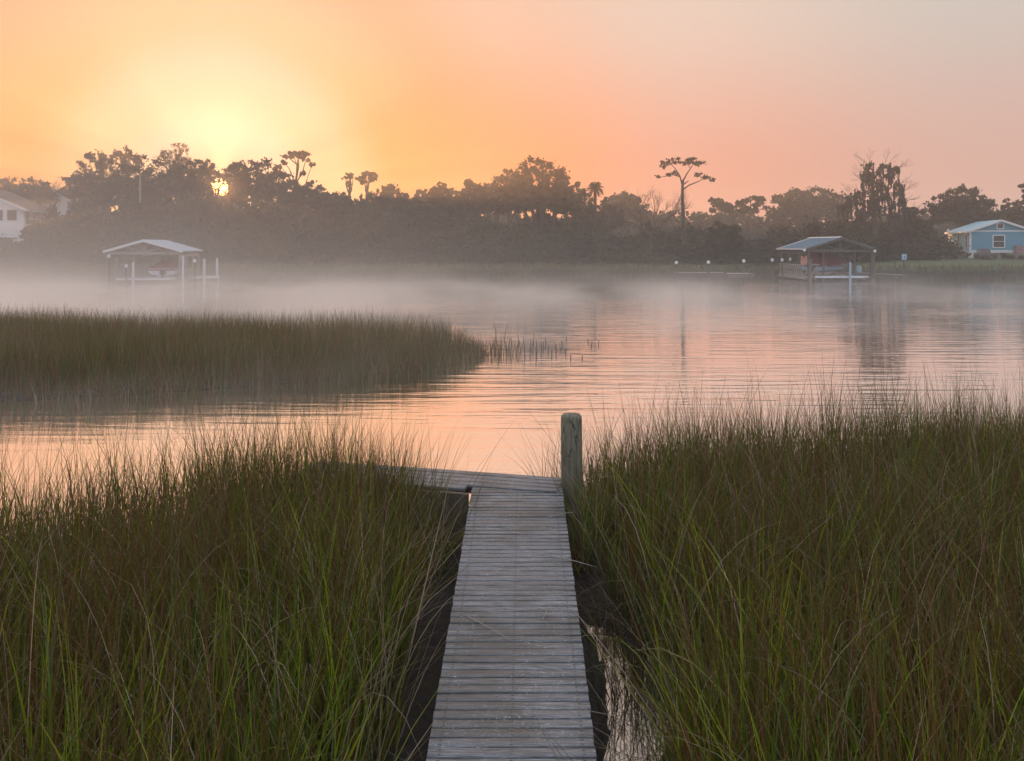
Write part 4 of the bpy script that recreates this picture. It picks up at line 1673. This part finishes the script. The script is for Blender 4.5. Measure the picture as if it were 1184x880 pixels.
def oak_tree(name, label, px, d, top, bot, hw, seed, n_cl=46, tuft_n=70, leaf='oak_leaf', size=(.22, .5), group=None, cr=.19, bark='bark', flat=.75, tr=.35):
    t = tree_root(name, label, px, d, group=group)
    rd, r = random.Random(seed), np.random.default_rng(seed)
    k = d / 950
    oz = t.location.z
    zt = H + (284 - top) * k - oz
    zb = H + (284 - bot) * k - oz
    W = hw * k
    Hh = zt - zb
    mb = MB()
    fork = zb * .55 + zt * .05
    base = [Vector((0, 0, 0)), Vector((rd.uniform(-.2, .2), 0, fork * .5)), Vector((rd.uniform(-.3, .3), rd.uniform(-.2, .2), max(fork, .5)))]
    mb.tube(base, [tr, tr * .8, tr * .7], 8)
    mains = []
    for q in range(5):
        a = q / 5 * 6.28 + rd.uniform(-.4, .4)
        e = Vector((math.cos(a) * W * .45, math.sin(a) * W * .4, zb + Hh * rd.uniform(.25, .55)))
        mains.append(limb(mb, base[2], e, tr * .5, tr * .25, rd, .15, 6))
    n_cl, cr, tuft_n = int(n_cl * 3.4), cr * .56, tuft_n * .85
    size = (size[0] * .52, size[1] * .55)
    cs = []
    for q in range(n_cl):
        a = rd.uniform(0, 6.283)
        ph = math.asin(rd.uniform(-.25, 1))
        rad = rd.uniform(.55, 1) if q % 4 else rd.uniform(.1, .6)
        c = Vector((math.cos(a) * math.cos(ph) * W * rad, math.sin(a) * math.cos(ph) * W * .8 * rad, zb + Hh * (.32 + .64 * math.sin(ph) * rad)))
        rr_ = cr * W * rd.uniform(.75, 1.35)
        m_ = min(mains, key=lambda p: (p[-1] - c).length)
        limb(mb, m_[rd.randint(3, 6)], c, tr * .16, tr * .05, rd, .1, 4, 4)
        cs.append(clump(c, (rr_, rr_, rr_ * flat), int(tuft_n * rd.uniform(.7, 1.3)), r))
    C = np.concatenate(cs)
    C = C[C[:, 2] > .3]
    C[:, 2] = np.minimum(C[:, 2], zt + r.uniform(-.3, .15, len(C)))
    Vq, Fq = quads(C, r.uniform(*size, len(C)), 1, r)
    Vq, Fq = sun_gap(t, Vq, Fq)
    mb.build('trunk', M[bark], t)
    np_mesh('crown', Vq, Fq, M[leaf], t)
    return t


def palm_tree(label, px, d, top, hw, seed, trunk_bot=260, group=None, nf=26):
    t = tree_root('palm_tree', label, px, d, group=group)
    rd = random.Random(seed)
    k = d / 950
    zt = H + (284 - top - hw * .35) * k - t.location.z
    mb = MB()
    lean = rd.uniform(-.3, .3)
    mb.tube([(0, 0, 0), (lean * .4, 0, zt * .5), (lean, 0, zt)], [.2, .17, .16], 8)
    mb.build('trunk', M['bark'], t)
    mb = MB()
    for f in range(nf):
        a = f * 2.4 + rd.uniform(-.2, .2)
        el = rd.uniform(-1.1, 1.3)
        L = hw * k * rd.uniform(.85, 1.15)
        u = Vector((math.cos(a), math.sin(a), 0))
        side = Vector((-u.y, u.x, 0))
        pts = []
        for s in range(5):
            q = s / 4
            pts.append(Vector((lean, 0, zt)) + u * L * q * math.cos(el) + Vector((0, 0, L * (math.sin(el) * q - .45 * q * q))))
        for s in range(1, 5):
            for sg_ in (-1, 1):
                for e in range(2):
                    b = pts[s - 1].lerp(pts[s], e * .5)
                    w = L * (.32 if s > 1 else .2)
                    tip = b + side * sg_ * w + u * w * .7 + Vector((0, 0, -w * .5))
                    mb.add([b, b + u * L * .07, tip + Vector((.01, 0, .01)), tip], [(0, 1, 2, 3)])
        mb.tube(pts, [.02] * 5, 4, cap=False)
    mb.build('crown', M['pine_leaf'], t)
    return t


def bare_tree(label, px, d, top, hw, seed, depth=5, group=None, name='bare_tree', bark='bark'):
    t = tree_root(name, label, px, d, group=group)
    rd = random.Random(seed)
    k = d / 950
    zt = H + (284 - top) * k - t.location.z
    mb = MB()
    mb.tube([(0, 0, 0), (.05, 0, zt * .22), (0, 0, zt * .36)], [.16, .13, .12], 7)
    mb.build('trunk', M[bark], t)
    mb = MB()
    for q in range(5):
        a = q * 1.26 + rd.uniform(-.3, .3)
        dr = Vector((math.cos(a) * .9, math.sin(a) * .9, rd.uniform(.45, 1.1))).normalized()
        twigs(mb, Vector((0, 0, zt * .36)), dr, zt * .26, .075, depth, rd, .55)
    mb.build('branches', M[bark], t)
    return t


# -- named trees, left to right; depth d in metres
for i, (px, top, hw, d) in enumerate(((92, 192, 26, 99), (164, 200, 30, 95), (206, 190, 30, 98), (259, 198, 20, 96), (318, 194, 26, 97), (338, 208, 26, 95),
                                      (376, 212, 24, 96), (396, 217, 22, 94), (436, 219, 22, 96), (470, 224, 22, 97), (490, 217, 18, 95), (527, 214, 22, 97), (572, 206, 24, 96),
                                      (590, 192, 22, 95), (660, 204, 20, 96), (672, 220, 20, 94), (704, 225, 18, 98))):
    oak_tree('round_tree', 'mid height rounded tree filling a gap between the taller trees left of the lone pine', px, d, top, top + 46, hw, 700 + i, 26, 60, group='trees filling the skyline gaps', cr=.25)
oak_tree('oak_tree', 'rounded oak behind the white house at the far left', 24, 96, 203, 240, 44, 21, 44, 60)
bare_tree('leafless spiky tree between the white house and the great oak', 66, 88, 212, 26, 31, 5, name='bare_tree')
oak_tree('oak_tree', 'great spreading oak behind the pale pole left of the sun', 140, 88, 163, 262, 60, 41, 84, 70, cr=.155)
oak_tree('tall_tree', 'tall feathery golden tree rising above the oaks left of the sun', 206, 93, 159, 245, 30, 51, 60, 60, leaf='feather_leaf', size=(.12, .26), cr=.24)
oak_tree('oak_tree', 'dark oak directly left of the sun gap', 229, 86, 181, 236, 31, 61, 44, 60, cr=.2)
oak_tree('oak_tree', 'domed oak just right of the sun', 291, 89, 178, 246, 40, 71, 54, 62, cr=.19)
pad_tree('pine_tree', 'umbrella pine standing above the domed oak right of the sun', 342, 90, [(340, 250), (341, 215), (345, 192)],
         [(345, 180, 13, 4), (336, 183, 8, 3), (354, 184, 8, 3), (362, 190, 5, 2), (332, 189, 6, 2), (349, 178, 8, 3), (340, 178, 7, 2.5), (352, 202, 3, 1.5), (326, 193, 6, 2)], 81, tuft_n=100, size=(.16, .34))
oak_tree('oak_tree', 'round topped tree below the umbrella pine', 356, 84, 208, 252, 28, 91, 44, 70, cr=.2)
pad_tree('pine_tree', 'small scruffy pine left of the flat topped pine in mid treeline', 405, 86, [(405, 250), (404, 225), (405, 208)],
         [(405, 203, 6, 3), (400, 206, 5, 2.5), (410, 207, 5, 2.5), (404, 212, 7, 3)], 101, tuft_n=60, size=(.14, .3))
pad_tree('pine_tree', 'small flat topped pine with open crown in the left half', 424, 88, [(424, 250), (424, 225), (426, 212)],
         [(427, 201, 10, 3), (418, 206, 7, 3), (436, 207, 7, 3), (424, 210, 8, 3)], 111, tuft_n=70)
oak_tree('round_tree', 'low rounded tree right of the flat topped pine', 453, 86, 212, 252, 22, 121, 38, 60, cr=.22)
oak_tree('slim_tree', 'slim upright tree with ragged top left of the big oak', 507, 84, 208, 255, 15, 131, 34, 50, cr=.3)
oak_tree('round_tree', 'medium rounded tree touching the left side of the big oak', 548, 87, 205, 255, 28, 141, 44, 60, cr=.2)
oak_tree('oak_tree', 'big dark oak left of the lone pine in mid picture', 622, 82, 180, 262, 50, 151, 76, 80, cr=.165)
palm_tree('cabbage palm right of the big oak', 688, 84, 212, 9.5, 161, nf=64)
bare_tree('leafless grey tree with spreading twigs left of the lone pine', 752, 78, 216, 36, 171, 5)
pad_tree('pine_tree', 'tall lone pine with bare trunk and flat open crown', 790, 80, [(791, 275), (790, 250), (789, 228), (789.5, 208)],
         [(773, 189, 8, 2.4), (779, 186, 8, 2.6), (784, 184, 4, 1.8), (766, 192, 4, 1.4), (794, 189, 6, 2.4), (802, 187, 11, 2.8), (810, 190, 5, 1.8), (798, 184, 6, 2),
          (815, 205, 9, 2.0), (808, 203, 5, 1.8), (822, 208, 4, 1.4), (770, 203, 7, 1.4), (762, 205, 4, 1.2), (778, 200, 5, 1.6)], 181, tuft_n=34, size=(.10, .24), tr=.27,
         limbs=[[(789.5, 216), (786, 203), (781, 195), (776, 190)], [(786, 204), (777, 202), (770, 204)], [(789.5, 210), (794, 201), (798, 195), (801, 190)],
                [(790, 219), (797, 214), (805, 211), (813, 207)], [(790.5, 213), (796, 209)]])
pad_tree('pine_tree', 'hazy layered pine right of the lone pine', 834, 128, [(834, 250), (834, 236)], [(834, 232, 12, 4), (826, 236, 10, 4), (843, 237, 10, 4), (834, 243, 16, 5)], 191, leaf='far_leaf', tuft_n=70, size=(.35, .7), group='hazy pines beyond the bank')
pad_tree('pine_tree', 'second hazy pine farther right before the grey wood', 868, 128, [(868, 250), (868, 236)], [(869, 231, 11, 4), (861, 235, 9, 4), (877, 237, 9, 4), (868, 243, 16, 5)], 201, leaf='far_leaf', tuft_n=70, size=(.35, .7), group='hazy pines beyond the bank')
oak_tree('oak_tree', 'broad pale hazy oak far behind the boathouse at right', 936, 140, 216, 262, 52, 211, 70, 60, leaf='far_leaf', size=(.4, .9), cr=.2)
oak_tree('round_tree', 'pale hazy tree between the cabbage palm and the leafless tree', 722, 130, 221, 262, 32, 221, 46, 60, leaf='far_leaf', size=(.4, .8), cr=.22)


def moss_tree(label, px, d, top, seed):
    t = tree_root('moss_hung_tree', label, px, d)
    rd, r = random.Random(seed), np.random.default_rng(seed)
    k = d / 950
    oz = t.location.z
    loc = lambda x, y, dy=0: Vector(((x - px) * k, dy, H + (284 - y) * k - oz))
    mb = MB()
    mb.tube([(0, 0, 0), loc(1011, 250), loc(1009, 215), loc(1010, 188)], [.32, .24, .17, .06], 8)
    ends = [(1010, 190), (1019, 193), (1027, 198), (1003, 203), (996, 210), (1000, 222), (1020, 205), (1030, 215), (1038, 222), (1043, 232), (1034, 238), (1012, 215), (1005, 232),
            (990, 236), (976, 232), (984, 228), (970, 240), (1024, 228), (1016, 240), (1042, 245), (1028, 250), (998, 245), (1008, 200), (1014, 225)]
    cs, ms = [], []
    for (x, y) in ends:
        c = loc(x, y, rd.uniform(-1.6, 1.6))
        a = loc(1010, min(y + rd.uniform(6, 16), 250))
        limb(mb, a, c, .07, .03, rd, .12, 4, 5)
        for s in range(6):
            ln = rd.uniform(.4, 1.9)
            p = c + Vector((rd.uniform(-.6, .6), rd.uniform(-.5, .5), rd.uniform(-.1, .3)))
            n = 20
            zz = r.uniform(0, 1, n)
            ms.append(np.stack([p.x + r.normal(0, .09, n) * (1.2 - zz * .9), p.y + r.normal(0, .1, n), p.z - zz * ln], 1))
        cs.append(clump(c, (.5, .5, .3), 16, r))
        for s in range(2):
            twigs(mb, c, Vector((x - 1010 + rd.uniform(-6, 6), rd.uniform(-8, 8), rd.uniform(4, 14))).normalized(), .75, .02, 3, rd, .6)
    mb.build('trunk', M['bark'], t)
    C = np.concatenate(cs)
    Vq, Fq = quads(C, r.uniform(.16, .36, len(C)), 1, r)
    np_mesh('crown', Vq, Fq, M['oak_leaf'], t)
    C = np.concatenate(ms)
    Vq, Fq = quads(C, r.uniform(.08, .18, len(C)), 2.6, r, vertical=True)
    np_mesh('hanging_moss', Vq, Fq, M['moss'], t)


moss_tree('tall ragged tree draped in hanging moss behind the right boathouse', 1010, 80, 186, 231)
oak_tree('oak_tree', 'dark spreading tree behind the roof of the blue cabin', 1112, 92, 215, 268, 42, 241, 66, 76, cr=.19)
oak_tree('round_tree', 'bushy tree between the moss hung tree and the blue cabin', 1054, 84, 238, 290, 26, 251, 46, 76, cr=.22)
oak_tree('oak_tree', 'dark tree leaning in at the right edge above the cabin', 1190, 94, 224, 270, 26, 261, 44, 66, cr=.22)
pad_tree('pine_tree', 'slim pine top cut by the right edge of the picture', 1188, 84, [(1188, 250), (1188, 225)], [(1188, 214, 8, 2.5), (1192, 219, 8, 3), (1186, 226, 7, 3)], 271, tuft_n=60)
oak_tree('slim_tree', 'small ragged tree between the two dark trees right of the cabin roof', 1163, 98, 228, 270, 9, 281, 22, 40, cr=.34)
oak_tree('round_tree', 'dark bushy tree beside the lone pine trunk', 838, 76, 254, 296, 22, 291, 40, 70, cr=.22)
oak_tree('round_tree', 'dense dark tree filling the bank left of the left boathouse', 96, 76, 240, 300, 40, 301, 56, 76, cr=.2)
oak_tree('round_tree', 'low tree behind the gap right of the sun', 300, 80, 226, 290, 44, 311, 60, 76, cr=.2)
oak_tree('round_tree', 'low broad tree below the bright sun gap', 240, 80, 227, 292, 44, 321, 56, 76, cr=.2)
oak_tree('round_tree', 'low tree left of the slim upright tree', 478, 82, 226, 285, 30, 331, 46, 70, cr=.22)
oak_tree('round_tree', 'low tree below the small palm', 400, 80, 230, 290, 36, 341, 52, 70, cr=.2)
oak_tree('round_tree', 'dark low tree under the great oak behind the left boathouse roof', 170, 79, 226, 292, 44, 351, 60, 76, cr=.2)
oak_tree('leafy_bush', 'leafy bush covering the lower windows of the white house', 41, 76, 253, 290, 17, 361, 36, 60, cr=.24)


# -- bushes along the bank: five built, the rest copies
def bush(seed, W, Hh, leaf='shrub_leaf', name='bush'):
    t = empty(name, (0, 0, 0))
    rd, r = random.Random(seed), np.random.default_rng(seed)
    mb = MB()
    cs = []
    for q in range(26):
        a = rd.uniform(0, 6.283)
        ph = math.asin(rd.uniform(-.05, 1))
        c = Vector((math.cos(a) * math.cos(ph) * W * .8, math.sin(a) * math.cos(ph) * W * .65, Hh * (.15 + .72 * math.sin(ph) * rd.uniform(.75, 1.05))))
        limb(mb, (rd.uniform(-.2, .2), rd.uniform(-.2, .2), 0), c, .05, .015, rd, .1, 3, 4)
        cs.append(clump(c, (W * .3, W * .3, Hh * .2), 120, r))
    C = np.concatenate(cs)
    C[:, 2] = np.maximum(C[:, 2], .05)
    Vq, Fq = quads(C, r.uniform(.13, .32, len(C)), 1, r)
    mb.build('stem', M['bark'], t)
    np_mesh('foliage', Vq, Fq, M[leaf], t)
    return t


PH = (3.4, 4.2, 3.0, 3.6, 4.8)
protos = [bush(500 + i, w, h, ('shrub_leaf', 'shrub_dark', 'shrub_olive', 'shrub_leaf', 'shrub_olive')[i]) for i, (w, h) in enumerate(((2.2, 3.4), (2.6, 4.2), (1.8, 3.0), (2.8, 3.6), (2.2, 4.8)))]
zones = [(-20, 118, 'dense dark bush on the bank below the white house', 'bushes below the white house'),
         (118, 262, 'dense dark bush on the bank behind the left boathouse', 'bushes behind the left boathouse'),
         (262, 560, 'dense misty bush on the bank right of the sun', 'bushes right of the sun'),
         (560, 780, 'dense olive bush on the bank under the big oak', 'bushes under the big oak'),
         (780, 905, 'dense dark bush on the bank behind the middle dock', 'bushes behind the middle dock'),
         (905, 1076, 'dense grey bush on the bank behind the right boathouse', 'bushes behind the right boathouse')]
br_ = random.Random(99)
used = 0
for (a, b, lab, grp) in zones:
    for row, (d0, step, sc0) in enumerate(((75, 21, .9), (79, 22, 1.1), (84, 22, 1.25))):
        px = a + br_.uniform(0, 10)
        while px < b:
            d = d0 + br_.uniform(-1.2, 1.5) + (3 if px > 1000 else 0)
            x = (px - 592) / 950 * d
            k = used if used < 5 else br_.randrange(5)
            o = protos[k] if used < 5 else copy_tree(protos[k])
            used += 1
            for lim, top in ((62, 270), (100, 250), (420, 231), (480, 237), (700, 246), (985, 264), (1200, 256)):
                if px < lim: break
            top += (30, 14, 0)[row] + br_.uniform(-13, 13)
            hz_ = max(1.2, H + (284 - top) / 950 * d - gz(x, d))
            s = sc0 * br_.uniform(.85, 1.15)
            o.location = (x, d, gz(x, d) - .1)
            o.scale = (s, s, hz_ / PH[k])
            o.rotation_euler = (0, 0, br_.uniform(0, 6.28))
            tag(o, lab, 'bush', grp)
            px += step * br_.uniform(.75, 1.2)

# -- the wood far behind, one mass
cs = []
r = np.random.default_rng(77)
for px in np.arange(-60, 1260, 9):
    d = 150 + r.uniform(-12, 20)
    top = 247 + 6 * math.sin(px * .021) + r.uniform(-7, 7)
    if px < 330: top -= 8
    x = (px - 592) / 950 * d
    zt = H + (284 - top) * d / 950
    for q in range(7):
        z = 2 + (zt - 2) * (q + 1) / 7 * r.uniform(.9, 1)
        cs.append(clump((x + r.uniform(-1, 1), d + r.uniform(-2, 2), z - 1.0), (1.7, 1.7, 1.1), 46, r))
C = np.concatenate(cs)
Vq, Fq = quads(C, r.uniform(.5, 1.1, len(C)), 1, r)
tag(np_mesh('far_wood', Vq, Fq, M['far_leaf']), 'pale grey wood fading into the haze behind the bank', 'wood', kind='stuff')


# ------------------------------------------------------------------ haze and river mist
def vol_box(name, lo, hi, mat):
    mb = MB()
    mb.box([(a + b) / 2 for a, b in zip(lo, hi)], [b - a for a, b in zip(lo, hi)])
    return mb.build(name, mat)


t = NT('haze_air')
t.n.remove(t.b)
pv = t.new('ShaderNodeVolumePrincipled')
pv.inputs['Color'].default_value = (.97, .96, .96, 1)
pv.inputs['Density'].default_value = .0017
pv.inputs['Anisotropy'].default_value = .6
t.l.new(pv.outputs[0], t.out.inputs['Volume'])
tag(vol_box('haze', (-262, -42, -2.1), (262, 312, 17.5), t.m), 'thin warm morning haze filling the air', 'haze', kind='stuff')

t = NT('river_mist')
t.n.remove(t.b)
geo = t.new('ShaderNodeNewGeometry')
sp = t.new('ShaderNodeSeparateXYZ')
t.l.new(geo.outputs['Position'], sp.inputs[0])
fall = t.math('POWER', 2.718, t.math('MULTIPLY', sp.outputs['Z'], -1 / .42))
wisp_n = t.noise(1.0, 4, .6, t.coord((.15, .07, .40)))
nf = t.maprange(wisp_n, .38, .62, .06, 2.0)
xl = t.maprange(sp.outputs['X'], -30, 22, 1.8, .5, False)
y0 = t.maprange(sp.outputs['Y'], 18, 44)
y1 = t.maprange(sp.outputs['Y'], 47, 61, 1, 0)
dens = t.math('MULTIPLY', t.math('MULTIPLY', fall, nf), t.math('MULTIPLY', t.math('MULTIPLY', y0, y1), xl))
# thinner vapour standing higher in front of the trees, thickest to the left
tall = t.math('POWER', 2.718, t.math('MULTIPLY', sp.outputs['Z'], -1 / 6.0))
wisp_l = t.math('MULTIPLY', t.math('POWER', 2.718, t.math('MULTIPLY', sp.outputs['Z'], -1 / 2.2)), t.maprange(sp.outputs['X'], -2, -24, 0, 2.2))
tall = t.math('ADD', t.math('MULTIPLY', tall, t.maprange(sp.outputs['X'], -40, 20, 1.9, .12)), t.math('MULTIPLY', wisp_l, t.maprange(wisp_n, .40, .66)))
tall = t.math('MULTIPLY', tall, t.math('MULTIPLY', t.maprange(sp.outputs['Y'], 14, 34), t.maprange(sp.outputs['Y'], 70, 84, 1, 0)))
low_v = t.math('MULTIPLY', t.math('POWER', 2.718, t.math('MULTIPLY', sp.outputs['Z'], -1 / .75)), t.math('MULTIPLY', t.maprange(sp.outputs['Y'], 8.5, 14), t.maprange(sp.outputs['Y'], 24, 40, 1, 0)))
low_v = t.math('MULTIPLY', t.math('MULTIPLY', low_v, t.maprange(sp.outputs['X'], -6, 4, 1, .1)), nf)
tall = t.math('ADD', tall, t.math('MULTIPLY', low_v, 4.2))
tot = t.math('ADD', t.math('MULTIPLY', dens, .088), t.math('MULTIPLY', tall, .0085))
pv = t.new('ShaderNodeVolumePrincipled')
pv.inputs['Color'].default_value = (.99, .962, .94, 1)
pv.inputs['Anisotropy'].default_value = .62
t.l.new(tot, pv.inputs['Density'])
t.l.new(pv.outputs[0], t.out.inputs['Volume'])
mist = vol_box('river_mist', (-75, 8.3, .03), (75, 85, 15.5), t.m)
tag(mist, 'white mist lying low over the far side of the river', 'mist', kind='stuff')
